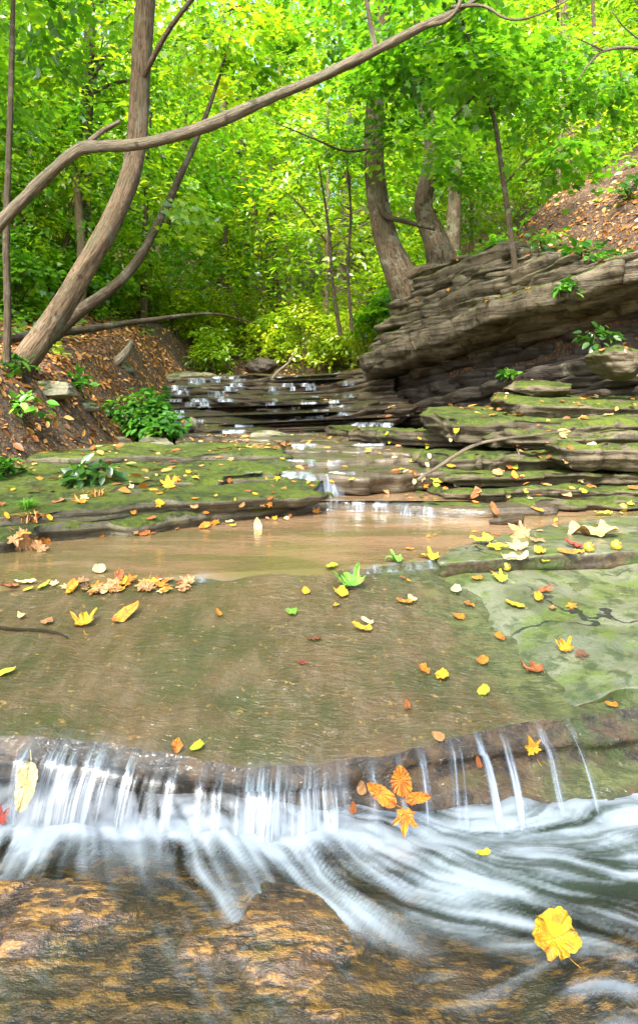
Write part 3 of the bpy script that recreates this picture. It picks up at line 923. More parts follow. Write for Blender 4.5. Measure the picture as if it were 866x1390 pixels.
while z < 2.0:
    t_ = 0.04 + 0.17 * rng.random() ** 2.4 if z > 0.5 else rng.uniform(0.05, 0.15)
    zc = z + t_ / 2
    prof = np.interp(zc, [-0.5, -0.1, 0.1, 0.5, 0.66, 0.74, 0.9, 1.2, 1.6, 2.05], [0.1, -0.15, -0.5, -0.5, -0.2, 0.22, 0.25, 0.08, -0.12, -0.5])
    smax = np.interp(zc, [-0.5, 0.75, 0.9, 1.05, 1.3, 1.6, 2.1], [11, 11, 7, 5.5, 4.9, 4.3, 3.4])
    smin = np.interp(zc, [-0.5, 0.5, 0.8, 1.3, 2.1], [0.2, 0.6, 1.2, 1.45, 1.8])
    a = smin
    while a < smax - 0.3:
        ln = rng.uniform(0.9, 3.0) if z > 0.6 else rng.uniform(1.5, 4)
        b_ = min(smax, a + ln)
        sel = (cl_s >= a - 0.05) & (cl_s <= b_ + 0.05)
        if sel.sum() >= 4:
            o_ = prof + rng.normal() * 0.12
            wig = 0.09 * vn(cl_s[sel] * 1.2, zc * 2.5, 0, 9)
            f_ = cl_pts[sel] + cl_n[sel] * (o_ + wig)[:, None]
            b2 = cl_pts[sel] - cl_n[sel] * 1.0
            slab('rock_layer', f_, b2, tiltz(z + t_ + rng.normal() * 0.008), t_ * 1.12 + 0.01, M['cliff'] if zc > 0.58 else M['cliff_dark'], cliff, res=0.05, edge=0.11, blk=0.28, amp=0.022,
                 under=0.07, rows=6, seed=400 + i, rnd=0.014, squ=0.1, strata=0.022)
            i += 1
        a = b_ - 0.12
    z += t_
print('cliff layers', i)

# ------------------------------------------------------------------ ray placement
allV, allF, off_ = [], [], 0
for V, Fc in GROUND:
    allV.append(np.asarray(V))
    allF += [tuple(int(k) + off_ for k in f) for f in (Fc.tolist() if isinstance(Fc, np.ndarray) else Fc)]
    off_ += len(V)
BV = BVHTree.FromPolygons(np.concatenate(allV).tolist(), allF)


def hit(x, y):
    d = Vector(((x - 433) / F, 1.0, (560 - y) / F)).normalized()
    loc, n, _, _ = BV.ray_cast(Vector((0, 0.3, 0)) if False else Vector((0, 0, 0)), d, 60)
    return (loc, n if n.dot(d) < 0 else -n) if loc else (None, None)


def drop(x, y, z0=30):
    loc, n, _, _ = BV.ray_cast(Vector((x, y, z0)), Vector((0, 0, -1)), 100)
    return (loc, n if n.z > 0 else -n) if loc else (None, None)


# ------------------------------------------------------------------ falling water
def lipfall(name, label, xa, xb, densf, group=None, y_out=0.075, wig=0.01, seed=0, skew=0.0, zb=-1.125, n=None, start=0.06):
    """A curtain of water that slides off the slab's lip between photo columns xa and xb."""
    Xa, Xb = (xa - 433) / F * 1.8, (xb - 433) / F * 1.8
    nu = n or max(7, int((Xb - Xa) / 0.006))
    u = np.linspace(Xa, Xb, nu)
    yl, zl = lipf(u)
    rows = []
    dn = []
    uv = []
    tt = (u - Xa) / (Xb - Xa)
    for k in range(7):
        y = yl + start * (1 - k / 6) - 0.072 * (k / 6)
        zz = slabz(u, np.maximum(y, yl - 0.02)) + 0.012 - 0.02 * (k / 6) ** 3
        rows.append(np.column_stack([u, y, zz]))
        dn.append(densf(tt) * (0.7 * (k / 6) ** 0.8))
        uv.append(np.column_stack([u + seed, np.full(nu, k * 0.02)]))
    ys, zs = rows[-1][:, 1].copy(), rows[-1][:, 2].copy()
    m = 26
    for k in range(1, m + 1):
        f = k / m
        fold = wig * vn(u * 22, f * 0.8, seed, 5 + seed) * (0.3 + f)
        y = ys - y_out * f ** 0.85 + fold
        zz = zs + (zb - zs) * (0.22 * f + 0.78 * f ** 1.6)
        rows.append(np.column_stack([u + skew * f + 0.006 * vn(u * 15, f * 1.3, seed, 3), y, zz]))
        dn.append(densf(tt) * (0.65 + 0.35 * f) * float(sm(1.03, 0.72, f)))
        uv.append(np.column_stack([u + seed, np.full(nu, 0.14 + 0.2 * f)]))
    V = np.concatenate(rows)
    e = empty(name, (u.mean(), V[:, 1].min(), zb), label, 'waterfall' if name == 'waterfall' else 'water trickle', group)
    mk('water_veil', V, grid_faces(nu, len(rows)), M['fall'], e, attrs={'dens': np.concatenate(dn)}, uv=np.concatenate(uv))
    return e


edge_ = lambda t, a=0.12: sm(0, a, t) * sm(0, a, 1 - t)
lipfall('waterfall', 'thin veil of water with a cream leaf caught in it, beside the main white curtain', -90, 82, lambda t: edge_(t) * (0.42 + 0.2 * vn(t * 9, 0, 0, 4)), seed=1)
lipfall('waterfall', 'broad white curtain of water, the widest and densest fall off the slab', 58, 258, lambda t: edge_(t, 0.06) * (0.72 + 0.25 * vn(t * 8, 0, 0, 6)), seed=2, skew=-0.02)
lipfall('waterfall', 'white curtain of water between the dark gap and the orange leaf cluster', 268, 478, lambda t: edge_(t, 0.06) * (0.66 + 0.28 * vn(t * 8, 0, 0, 8)), seed=3, y_out=0.08)
for (xa, xb, sk_, dd, lab) in [
        (494, 516, 0, 0.6, 'faint trickle dripping behind the cluster of orange leaves'),
        (534, 548, 0, 0.65, 'thin trickle running down behind the lowest leaf of the orange cluster'),
        (566, 582, 0, 0.65, 'short thin trickle just past the orange leaf cluster'),
        (607, 640, -0.03, 0.95, 'slanting two stranded trickle off the slab, the widest of the thin ones'),
        (652, 668, 0, 0.9, 'thin straight trickle between the slanting strand and the muddy streak'),
        (690, 706, -0.015, 0.9, 'thin bent trickle falling just before the yellow leaf stuck on the rock face'),
        (742, 764, 0, 0.95, 'pale trickle past the yellow leaf stuck on the rock face'),
        (794, 808, 0, 0.95, 'last lone trickle falling beside the mossy rock face')]:
    lipfall('water_trickle', lab, xa, xb, (lambda q: (lambda t: edge_(t, 0.35) * q))(dd), seed=int(xa) % 17, skew=sk_, y_out=0.2 if xa > 600 else 0.13, wig=0.004, n=9, start=0.03)


def curtain(parent, front, zt, zb, out, dens, seed=0, run=0.12):
    f, L = resamp(front, max(6, int(np.linalg.norm(np.array(front[-1]) - np.array(front[0])) / 0.025)))
    tg = nrm(np.gradient(f, axis=0))
    no = np.stack([tg[:, 1], -tg[:, 0]], -1)
    n = len(f)
    s = np.linspace(0, L, n)
    rows, dn, uv = [], [], []
    for k in range(5):
        q = k / 4
        rows.append(np.column_stack([f + no * (-run * (1 - q) + out * 0.4 * q)[..., None] if False else f + no * (-run * (1 - q) + out * 0.4 * q), np.full(n, zt + 0.012)]))
        dn.append(dens * sm(0, 0.2, s / L) * sm(0, 0.2, 1 - s / L) * (0.2 + 0.6 * q))
        uv.append(np.column_stack([s * (0.6 if run > 0.1 or run < 0.04 else 0.28) + seed, np.full(n, q * 0.1)]))
    for k in range(1, 9):
        q = k / 8
        rows.append(np.column_stack([f + no * (out * (0.4 + 0.6 * q ** 0.6) + 0.01 * vn(s * 20, q, seed, 3)[:, None]), np.full(n, zt + 0.012 + (zb - zt - 0.012) * q ** 1.4)]))
        dn.append(dens * sm(0, 0.15, s / L) * sm(0, 0.15, 1 - s / L) * (0.8 + 0.2 * q))
        uv.append(np.column_stack([s * (0.6 if run > 0.1 or run < 0.04 else 0.28) + seed, np.full(n, 0.1 + 0.2 * q)]))
    for k in range(1, 5):                                           # run out over the step below
        q = k / 4
        rows.append(np.column_stack([f + no * (out + 0.10 * q), np.full(n, zb + 0.004)]))
        dn.append(dens * sm(0, 0.15, s / L) * sm(0, 0.15, 1 - s / L) * (1 - q))
        uv.append(np.column_stack([s * (0.6 if run > 0.1 or run < 0.04 else 0.28) + seed, np.full(n, 0.3 + 0.05 * q)]))
    return mk('water_veil', np.concatenate(rows), grid_faces(n, len(rows)), M['fall'], parent, attrs={'dens': np.concatenate(dn)}, uv=np.concatenate(uv))


e = empty('waterfall', P(420, 672, 5.1), 'little white fall into the small upper pool, between two mossy ledges', 'waterfall')
for sd, (q0, q1, zt_, dn_) in enumerate([(384, 424, -0.487, 0.5), (408, 452, -0.5, 0.55), (392, 462, -0.56, 0.5)]):
    curtain(e, pts((q0, 640, 5.14), (q0 * .7 + q1 * .3, 640, 5.08), (q0 * .3 + q1 * .7, 640, 5.11), (q1, 640, 5.15)), zt_, -0.652, 0.08 + 0.05 * sd, dn_, seed=sd)
e = empty('waterfall', P(550, 705, 4.4), 'low wide spill of white water from the small upper pool into the brown pool', 'waterfall')
curtain(e, [G(498, 694, -.73), G(530, 695, -.73), G(565, 700, -.73), G(606, 703, -.73)], -0.664, -0.726, 0.06, 0.42, seed=4)
curtain(e, [G(438, 692, -.73), G(470, 694, -.73), G(500, 695, -.73)], -0.664, -0.726, 0.05, 0.45, seed=5)
e = empty('riffle', (0.3, 3.05, -0.74), 'narrow line of white riffles where the brown pool slips onto the slab', 'riffle')
curtain(e, [G(455, 781, -.735), G(500, 776, -.735), G(560, 771, -.735), G(612, 766, -.735)], -0.716, -0.738, 0.02, 0.45, seed=6, run=0.03)
curtain(e, [G(225, 793, -.735), G(260, 788, -.735), G(300, 784, -.735)], -0.718, -0.738, 0.02, 0.3, seed=7, run=0.03)
e = empty('waterfall', (-1.6, 9.4, -0.3), 'scattered white threads of water running down the dark cascade courses', 'waterfall')
rng = np.random.default_rng(31)
for i, (xs_, yy, zt, t_) in enumerate(CF):
    spots = [(-2.4, 0.35, 0.42), (-2.05, 0.3, 0.5), (-1.75, 0.4, 0.5), (-0.75, 0.2, 0.3), (-0.45, 0.2, 0.42), (-0.1, 0.3, 0.5), (0.35, 0.25, 0.34)]
    if i < 2:
        spots += [(0.75, 0.6, 0.55), (-1.2, 0.4, 0.8)]
    for (xc, wd, dn) in spots:
        if rng.random() < 0.3:
            continue
        xc += rng.normal() * 0.12
        wd *= rng.uniform(0.6, 1.3)
        xx = np.linspace(xc - wd / 2, xc + wd / 2, 5)
        yv = np.interp(xx, xs_, yy)
        zt2 = zt - 0.024 + 0.16 * float(sm(-0.2, 1.4, xc))
        curtain(e, list(zip(xx, yv - 0.07)), zt2, zt2 - t_ * 0.8, 0.05, dn * 1.25, seed=i * 3, run=0.05)
for i in (0, 1, 3):
    z_, d_, xa, xb = steps[i]
    for q in range(3):
        xm = rng.uniform(330, 520)
        curtain(e, pts((xm - 22, 600, d_ - 0.12), (xm, 600, d_ - 0.14), (xm + 22, 600, d_ - 0.12)), z_ + 0.006, z_ - 0.04, 0.04, 0.5, seed=i + q * 5, run=0.08)


# ------------------------------------------------------------------ fallen leaves, one object each
def outline(kind, n=44):
    th_ = np.linspace(0, 2 * math.pi, n, endpoint=False)
    if kind == 'maple':
        pk = [(0, 1.0, 0.20), (52, 0.88, 0.17), (-52, 0.88, 0.17), (112, 0.62, 0.16), (-112, 0.62, 0.16), (25, 0.52, 0.12), (-25, 0.52, 0.12), (80, 0.5, 0.14), (-80, 0.5, 0.14)]
        r = np.full(n, 0.40)
        for a, h, w in pk:
            d = np.abs((np.rad2deg(th_) - a + 180) % 360 - 180)
            r = np.maximum(r, h * np.clip(1 - np.deg2rad(d) / (w * 3.3), 0, 1) ** 0.75)
        r[np.abs(th_ - math.pi) < 0.2] *= 0.5
        x, y = r * np.sin(th_), r * np.cos(th_)
        return x * 0.62, y * 0.62
    if kind == 'broad':
        r = 0.56 + 0.10 * np.abs(np.cos(th_ * 2.5)) ** 0.7 + 0.03 * np.cos(th_ * 17)
        return r * np.sin(th_) * 1.05, r * np.cos(th_) * 0.9
    if kind == 'oak':
        y = np.cos(th_) * 0.62
        lob = 0.30 * (0.62 + 0.45 * np.abs(np.cos(y * 8.2))) * np.sqrt(np.clip(1 - (np.cos(th_)) ** 4, 0, 1))
        return np.sign(np.sin(th_)) * lob, y
    wd = 0.24 if kind == 'oval' else 0.38
    y = np.cos(th_) * 0.55
    return np.sin(th_) * wd * (1 - 0.25 * np.cos(th_)), y


def leaf_mesh(kind, curl, seed, mat):
    n = 44
    x, y = outline(kind, n)
    rg = np.random.default_rng(seed)
    x = x * (1 + 0.06 * rg.normal(size=n))
    V = [(0, -0.02, 0)]
    rings = (0.34, 0.68, 1.0)
    for r in rings:
        V += [(a * r, b * r, 0) for a, b in zip(x, y)]
    V = np.array(V)
    rr = np.hypot(V[:, 0], V[:, 1])
    V[:, 2] = curl * (0.55 * np.abs(V[:, 0]) + 0.6 * V[:, 1] ** 2 + 0.5 * fbm(V[:, 0] * 3, V[:, 1] * 3, seed, 2, seed) * rr * 2)
    V[:, 2] += 0.05 * curl * np.sin(np.arctan2(V[:, 0], V[:, 1]) * 5) * rr
    fs = [(0, 1 + k, 1 + (k + 1) % n) for k in range(n)]
    for q in range(2):
        a = 1 + q * n
        fs += [(a + k, a + n + k, a + n + (k + 1) % n, a + (k + 1) % n) for k in range(n)]
    nb = len(V)                                                   # the stalk
    st = [(0.0, -0.45, 0.0), (0.03, -0.62, 0.02), (0.08, -0.8, 0.05)]
    sv = []
    for a in st:
        sv += [(a[0] - 0.008, a[1], a[2] + 0.012), (a[0] + 0.008, a[1], a[2] + 0.012)]
    V = np.concatenate([V, sv])
    fs += [(nb, nb + 1, nb + 3, nb + 2), (nb + 2, nb + 3, nb + 5, nb + 4)]
    vein = np.cos(np.arctan2(V[:, 0], V[:, 1]) * 7) ** 8 * np.clip(rr.max() and np.concatenate([rr, np.zeros(6)]), 0, 1)
    return mesh('fallen_leaf', V, fs, mat, attrs={'vein': vein})


LM = {}


def leaf_obj(kind, color, loc, n, size, rot, curl=0.35, lift=0.0, label=None, group=None, tilt=None):
    key = (kind, color, round(curl, 1), random.randrange(3))
    if key not in LM:
        LM[key] = leaf_mesh(kind, curl, hash(kind) % 7 + key[3] * 5, M['f_' + color])
    o = bpy.data.objects.new('fallen_leaf', LM[key])
    COL.objects.link(o)
    q = Vector(n).normalized()
    mt = q.to_track_quat('Z', 'Y').to_matrix().to_4x4() @ Matrix.Rotation(rot, 4, 'Z')
    if tilt:
        mt = mt @ Matrix.Rotation(tilt, 4, 'X')
    o.matrix_world = Matrix.Translation(Vector(loc) + q * (0.005 + lift)) @ mt @ Matrix.Scale(size, 4)
    return tag(o, label, 'leaf', group)


def place(x, y, kind, color, px, label, rot=None, curl=0.35, lift=0.0, tilt=None, group=None, flat=0.4, n=None):
    loc, nn = hit(x, y)
    if loc is None:
        return None
    size = px * loc.y / F * (0.8 if group is None else 0.68)
    if n is None:
        rs = random.random()
        nn = nn * (1 - flat) + Vector((0, 0, 1)) * flat + Vector((random.gauss(0, 0.12), -0.12 - 0.5 * rs * rs * (1.15 - flat * 0.5), 0))
        lift += size * 0.12 * rs
    else:
        nn = Vector(n)
    return leaf_obj(kind, color, loc, nn, size, random.uniform(0, 6.28) if rot is None else rot, curl, lift, label, group, tilt)


random.seed(12)
L1 = [
    # the slab
    (115, 848, 'maple', 'yellow', 50, 'large yellow maple leaf with an orange edge lying on the wet slab', 0.5),
    (173, 836, 'oval', 'orange', 44, 'curled orange leaf lying just past the large yellow maple leaf on the slab', -0.7),
    (65, 846, 'round', 'tan', 18, 'small tan leaf between the white leaf and the large yellow maple leaf', None),
    (30, 839, 'oval', 'cream', 22, 'small whitish leaf alone on the wet slab above the dark twig', 1.2),
    (35, 793, 'oval', 'cream', 30, 'long cream leaf at the pool margin near the heap of wet leaves', 1.4),
    (8, 915, 'oval', 'lime', 30, 'lime leaf at the frame edge on the brown slab below the dark twig', -1.0),
    (297, 835, 'oval', 'orange', 18, 'small orange leaf alone in the middle of the slab', 0.3),
    (395, 833, 'round', 'green', 18, 'small dark green leaf on the slab below the pale green one', 1.1),
    (415, 805, 'round', 'yellow', 16, 'tiny yellow leaf by the riffle in front of the pool', None),
    (463, 808, 'round', 'yellow', 26, 'round yellow leaf touching the big green leaf', None),
    (456, 824, 'round', 'yellow', 12, 'tiny yellow leaf just below the round yellow one', None),
    (480, 798, 'maple', 'green', 62, 'big bright green leaf lying flat at the top of the slab', 1.0),
    (448, 772, 'oval', 'lime', 24, 'lime oval leaf at the end of the white riffle', 1.5),
    (540, 763, 'maple', 'green', 36, 'green leaf caught on the white riffle', 1.3),
    (588, 761, 'maple', 'yellow', 38, 'pale yellow maple leaf caught on the riffle beside the green leaf', 1.4),
    (548, 820, 'oval', 'orange', 24, 'orange leaf touching a white petal like leaf on the slab', 1.0),
    (560, 816, 'oval', 'cream', 24, 'white leaf overlapping the small orange leaf on the slab', 1.2),
    (490, 856, 'oval', 'yellow', 30, 'pale yellow leaf lying just below the cream one on the slab', 0.7),
    (498, 846, 'oval', 'cream', 22, 'cream leaf lying on top of the pale yellow one', 0.7),
    (618, 803, 'oval', 'cream', 32, 'slender cream leaf pointing across the water at the slab top', -1.2),
    (647, 787, 'round', 'orange', 16, 'small orange leaf in the brown water next to the fruit', None),
    (636, 823, 'round', 'orange', 16, 'little orange leaf, the upper of a pair on the rippled water', None),
    (621, 839, 'round', 'orange', 18, 'little orange leaf, the lower of a pair on the rippled water', 0.8),
    (681, 790, 'maple', 'lime', 32, 'yellow and green maple leaf in the shallow water beside the pale rock', 1.0),
    (698, 823, 'oval', 'yellow', 32, 'yellow leaf partly hidden under a rust leaf at the ripples', 0.7),
    (738, 804, 'maple', 'rust', 30, 'rust brown leaf overlapping a yellow leaf at the ripples', None),
    (732, 815, 'oval', 'yellow', 28, 'bright yellow leaf under the rust brown leaf', 1.0),
    (776, 824, 'maple', 'orange', 20, 'orange leaf on the green algae of the pale rock', None),
    (750, 828, 'round', 'tan', 14, 'tiny tan leaf where the ripples meet the algae', None),
    (678, 867, 'round', 'orange', 16, 'small orange leaf in the midst of the silver ripples', None),
    (655, 899, 'round', 'orange', 22, 'orange leaf on the rippled slab above the lime one', None),
    (767, 884, 'maple', 'yellow', 36, 'bright yellow leaf at the edge between ripples and green algae', 0.4),
    (785, 890, 'maple', 'brown', 26, 'dark brown leaf touching the bright yellow leaf by the algae', None),
    (728, 912, 'maple', 'rust', 44, 'dull red brown sunken leaf in the rippled water', 1.2),
    (600, 919, 'round', 'yellow', 26, 'round golden leaf, the larger of two close together on the slab', None),
    (575, 912, 'round', 'orange', 18, 'small orange leaf beside the round golden one on the slab', None),
    (657, 940, 'round', 'lime', 24, 'bright lime leaf with a thin stalk near the slab lip', 0.1),
    (553, 961, 'oval', 'rust', 20, 'small rust leaf with a long stalk on the slab above the leaf cluster', 0.4),
    (828, 960, 'oval', 'orange', 18, 'orange leaf on the rim of the slab above the mossy rock face', 1.4),
    (594, 1002, 'round', 'tan', 20, 'pale tan leaf stuck on the lip of the slab', None),
    (240, 1015, 'round', 'orange', 24, 'pinkish orange leaf at the brink next to a lime leaf', None),
    (268, 1016, 'round', 'lime', 22, 'round lime leaf at the brink above the dark gap in the falls', None),
    (410, 902, 'oval', 'red', 14, 'tiny red leaf on the mossy part of the slab', None),
    (424, 870, 'oval', 'brown', 22, 'brown leaf half under water on the slab', 1.3),
    # lower stream
    (748, 1283, 'broad', 'yellow', 58, 'big crumpled yellow leaf lying in the shallow stream below the falls', 0.3),
    (655, 1162, 'oval', 'lime', 22, 'yellow green leaf floating at the foot of the trickles', 1.5),
    (5, 1112, 'maple', 'red', 36, 'bright orange red leaf standing by the foot of the thin veil', 0.2),
    # the open pool and the shelf
    (668, 692, 'oval', 'rust', 20, 'red brown leaf standing upright in the pool behind the driftwood', 0.2),
    (804, 728, 'oak', 'tan', 66, 'broad tan oak leaf with deep lobes on the low green shelf', 1.35),
    (776, 743, 'oval', 'red', 30, 'dark red leaf with pink edge in front of the oak leaf', 0.2),
    (706, 728, 'maple', 'tan', 44, 'large pale orange leaf standing at the front of the shelf', 0.9),
    (727, 736, 'maple', 'tan', 34, 'tan leaf drooping on the lip of the low shelf', None),
    (668, 746, 'maple', 'yellow', 40, 'yellow orange leaf, first in the row along the riffle', None),
    (702, 747, 'maple', 'cream', 44, 'large pale yellow leaf in the row along the riffle', None),
    (652, 739, 'oval', 'lime', 36, 'long lime leaf floating above the row along the riffle', 1.5),
    (656, 731, 'oval', 'lime', 20, 'thin lime leaf furthest out in the pool', 1.6),
    (732, 752, 'round', 'yellow', 22, 'small yellow leaf beneath the low shelf lip', None),
    (770, 753, 'oval', 'orange', 30, 'orange strip of leaf beside the fruit on the rock seam', 1.5),
    (785, 751, 'round', 'yellow', 16, 'tiny yellow leaf under the dark red leaf', None),
    (697, 762, 'oval', 'cream', 40, 'pale flat leaf lying at the lower end of the riffle', 1.5),
    (738, 763, 'oval', 'yellow', 20, 'short yellow leaf on the rock margin', 1.5),
    (818, 700, 'oval', 'lime', 26, 'pale lime leaf scrap beside the far round fruit', 1.4),
    (350, 717, 'oval', 'cream', 26, 'cream leaf standing upright in the brown pool with its reflection', 0.1),
    (135, 776, 'round', 'cream', 26, 'white cup shaped leaf standing on the leaf heap at the pool', 0.1),
    (230, 661, 'maple', 'yellow', 30, 'pale yellow maple leaf standing on the grey top of the mossy ledge', 0.2),
    (110, 684, 'maple', 'orange', 30, 'bright orange leaf hanging over the lip of the mossy ledge', 0.4),
    (93, 654, 'oval', 'tan', 26, 'tan leaf lying on the bright moss of the rounded ledge', 1.4),
    (86, 681, 'oval', 'tan', 20, 'tan leaf next to the bright orange one on the mossy ledge', 1.4),
    (500, 672, 'oval', 'lime', 0, '', None),
]
UP = {'cream leaf standing upright in the brown pool with its reflection', 'bright orange red leaf standing by the foot of the thin veil',
      'pale yellow maple leaf standing on the grey top of the mossy ledge', 'red brown leaf standing upright in the pool behind the driftwood',
      'large pale orange leaf standing at the front of the shelf'}
for x, y, k, c, s, lab, r_ in L1:
    if s == 0:
        continue
    fl = 1.0 if 690 < y < 830 else 0.5
    rot = r_ if r_ is not None else random.uniform(0, 6.28)
    if lab in UP:
        place(x, y, k, c, s * 1.1, lab, rot=r_, curl=0.4, n=(0.1, -0.8, 0.5), lift=0.02)
    else:
        big = 'crumpled' in lab
        place(x, y, k, c, s * 1.08, lab, rot=rot, curl=0.9 if big else random.choice([0.4, 0.6, 0.8]), flat=fl, lift=0.02 if big else 0.0,
              n=(0.08, -0.4, 0.9) if big else None)
# leaves stuck on the wet face behind the trickles
for x, y, k, c, s, lab, r_ in [
        (516, 1076, 'oval', 'orange', 44, 'orange leaf pointing sideways, uppermost on its side of the wet leaf cluster', 0.9),
        (543, 1058, 'round', 'orange', 36, 'round orange leaf topping the wet leaf cluster', 0.1),
        (549, 1105, 'maple', 'orange', 42, 'golden orange leaf hanging lowest in the wet leaf cluster', 3.0),
        (566, 1081, 'oval', 'orange', 32, 'narrow orange leaf sticking out of the cluster towards the trickles', -1.5),
        (490, 1068, 'round', 'tan', 17, 'little tan leaf on the dark rock face, the upper of two by the cluster', 0),
        (478, 1095, 'round', 'rust', 15, 'little rust leaf on the dark rock face, the lower of two by the cluster', 0),
        (722, 1016, 'maple', 'yellow', 32, 'golden leaf stuck on the rock face between two trickles', 0.3),
        (38, 1065, 'oval', 'cream', 54, 'long cream leaf hanging in the thin veil of water', 3.0),
        (648, 1033, 'oval', 'rust', 16, 'small rust leaf under the slab lip between two trickles', 0.2)]:
    loc, nn = hit(x, y)
    if loc is None:
        continue
    d_ = 0.2 if c == 'cream' else (0.02 if 'face' in lab or 'lip' in lab else 0.10)
    k_ = 1 - d_ / loc.y
    leaf_obj(k, c, loc * k_, Vector((0.1, -1, 0.25)), s * 0.92 * loc.y / F, r_, 0.45, label=lab)

# heap of wet leaves where the pool meets the slab
cols = ['orange', 'tan', 'cream', 'yellow', 'orange', 'rust', 'tan']
for k in range(34):
    x = random.gauss(168, 40)
    y = 797 + random.gauss(0, 5) - (x - 168) * 0.03
    place(x, y, random.choice(['maple', 'maple', 'oval']), random.choice(cols), random.uniform(24, 44), 'wet orange or tan leaf in the heap where the pool meets the slab',
          group='leaves heaped at the pool margin', flat=0.9, curl=0.3)
for k in range(12):
    place(random.uniform(0, 120), random.uniform(786, 802), random.choice(['maple', 'oval']), random.choice(['tan', 'brown', 'cream', 'rust', 'lime']), random.uniform(18, 30),
          'soaked leaf drifting along the slab edge beside the leaf heap', group='leaves drifting beside the heap', flat=0.9)
for k in range(16):
    x = random.uniform(130, 430)
    place(x, np.interp(x, [60, 250, 350, 450], [736, 718, 706, 692]) + random.uniform(-2, 5), random.choice(['maple', 'oval', 'round']), random.choice(['tan', 'orange', 'yellow', 'cream', 'rust']),
          random.uniform(14, 26), 'leaf washed up along the foot of the lowest mossy ledge', group='leaves along the foot of the lowest mossy ledge', flat=0.7)
for k in range(10):
    place(random.gauss(42, 14), random.gauss(738, 5), random.choice(['maple', 'oak']), random.choice(['orange', 'rust', 'tan']), random.uniform(24, 38),
          'rusty orange leaf in the clump caught below the grass tuft', group='leaves caught below the grass tuft', flat=0.3)
for k in range(26):
    place(random.uniform(0, 430), random.uniform(640, 712), random.choice(['maple', 'oval', 'round']), random.choice(['tan', 'orange', 'orange', 'yellow', 'rust', 'cream']), random.uniform(12, 22),
          'small dry leaf scattered on the mossy ledges by the grass tuft', group='leaves on the mossy ledges', flat=0.5)
for k in range(28):
    place(random.uniform(430, 640), random.uniform(588, 668), random.choice(['maple', 'oval', 'round']), random.choice(['yellow', 'orange', 'tan', 'lime', 'cream', 'orange', 'yellow']), random.uniform(9, 18),
          'small bright leaf on the flat wet steps below the cascade', group='leaves on the wet steps', flat=0.6)
for k in range(22):
    place(random.uniform(290, 430), random.uniform(596, 680), random.choice(['maple', 'oval']), random.choice(['orange', 'tan', 'yellow', 'rust']), random.uniform(9, 17),
          'small orange leaf around the little white fall', group='leaves around the little white fall', flat=0.6)
for k in range(32):
    x = random.uniform(570, 866)
    row = random.choice([(667, 7), (650, 5), (684, 6), (630, 5), (668, 5), (600, 10), (572, 8)])
    place(x, random.gauss(*row), random.choice(['maple', 'oval', 'oak', 'round']), random.choice(['orange', 'tan', 'rust', 'tan', 'yellow', 'cream', 'orange', 'lime']), random.uniform(12, 27),
          'dry leaf lodged among the stacked mossy slabs', group='leaves on the stacked mossy slabs', flat=0.6)
for k in range(14):
    place(random.uniform(540, 820), random.uniform(705, 790), random.choice(['oval', 'round']), random.choice(['orange', 'yellow', 'rust', 'tan']), random.uniform(8, 16),
          'tiny leaf scrap floating near the riffle', group='leaf scraps near the riffle', flat=1)

# round fruits on the rock seam
def fruit(x, y, px, label):
    loc, nn = hit(x, y)
    if loc is None:
        return
    r_ = px * loc.y / F / 2
    import bmesh
    bm = bmesh.new()
    bmesh.ops.create_uvsphere(bm, u_segments=20, v_segments=14, radius=1)
    V = np.array([v.co[:] for v in bm.verts])
    fs = [[v.index for v in f.verts] for f in bm.faces]
    bm.free()
    rr = np.hypot(V[:, 0], V[:, 1])
    V[:, 2] -= 0.28 * np.sign(V[:, 2]) * np.exp(-(rr / 0.3) ** 2)
    V *= (1 + 0.07 * fbm(V[:, 0] * 2, V[:, 1] * 2, V[:, 2] * 2, 3, int(x)))[:, None]
    ax = Vector((0.3, -0.5, 0.8)).to_track_quat('Z', 'Y').to_matrix()
    c = Vector(loc) + Vector((0, 0, r_ * 0.8))
    e = empty('crab_apple', c, label, 'fruit')
    mk('flesh', (V * r_) @ np.array(ax).T + np.array(c), fs, M['fruit'], e)
    tb = [Vector((0, 0, 0.7)), Vector((0.05, 0, 1.15)), Vector((0.2, 0.05, 1.5))]
    vv = []
    for p in tb:
        for a in range(6):
            vv.append(ax @ (p + Vector((0.06 * math.cos(a * 1.047), 0.06 * math.sin(a * 1.047), 0))) * r_ + c)
    ff = [(k * 6 + a, k * 6 + (a + 1) % 6, k * 6 + 6 + (a + 1) % 6, k * 6 + 6 + a) for k in range(2) for a in range(6)]
    mk('stalk', np.array(vv), ff, M['bark_dark'], e, uv=np.zeros((len(vv), 2)))


t = NT('crab apple skin')
fn = t.noise(t.obj(), 55, 3, 0.6)
cc = t.mix(t.rng(fn, 0.45, 0.6), (0.45, 0.38, 0.04), (0.2, 0.10, 0.03))
M['fruit'] = t.end(t.n('BsdfPrincipled', Base_Color=cc, Roughness=0.35))
fruit(799, 749, 15, 'round yellow fruit with brown spots beside the dark red leaf')
fruit(836, 746, 15, 'yellow fruit with a reddish side lying past the spotted one on the rock seam')
fruit(845, 694, 12, 'small yellow green fruit on the far corner of the low shelf')
fruit(687, 774, 12, 'dark mottled fruit sitting in the brown water by the pale rock')

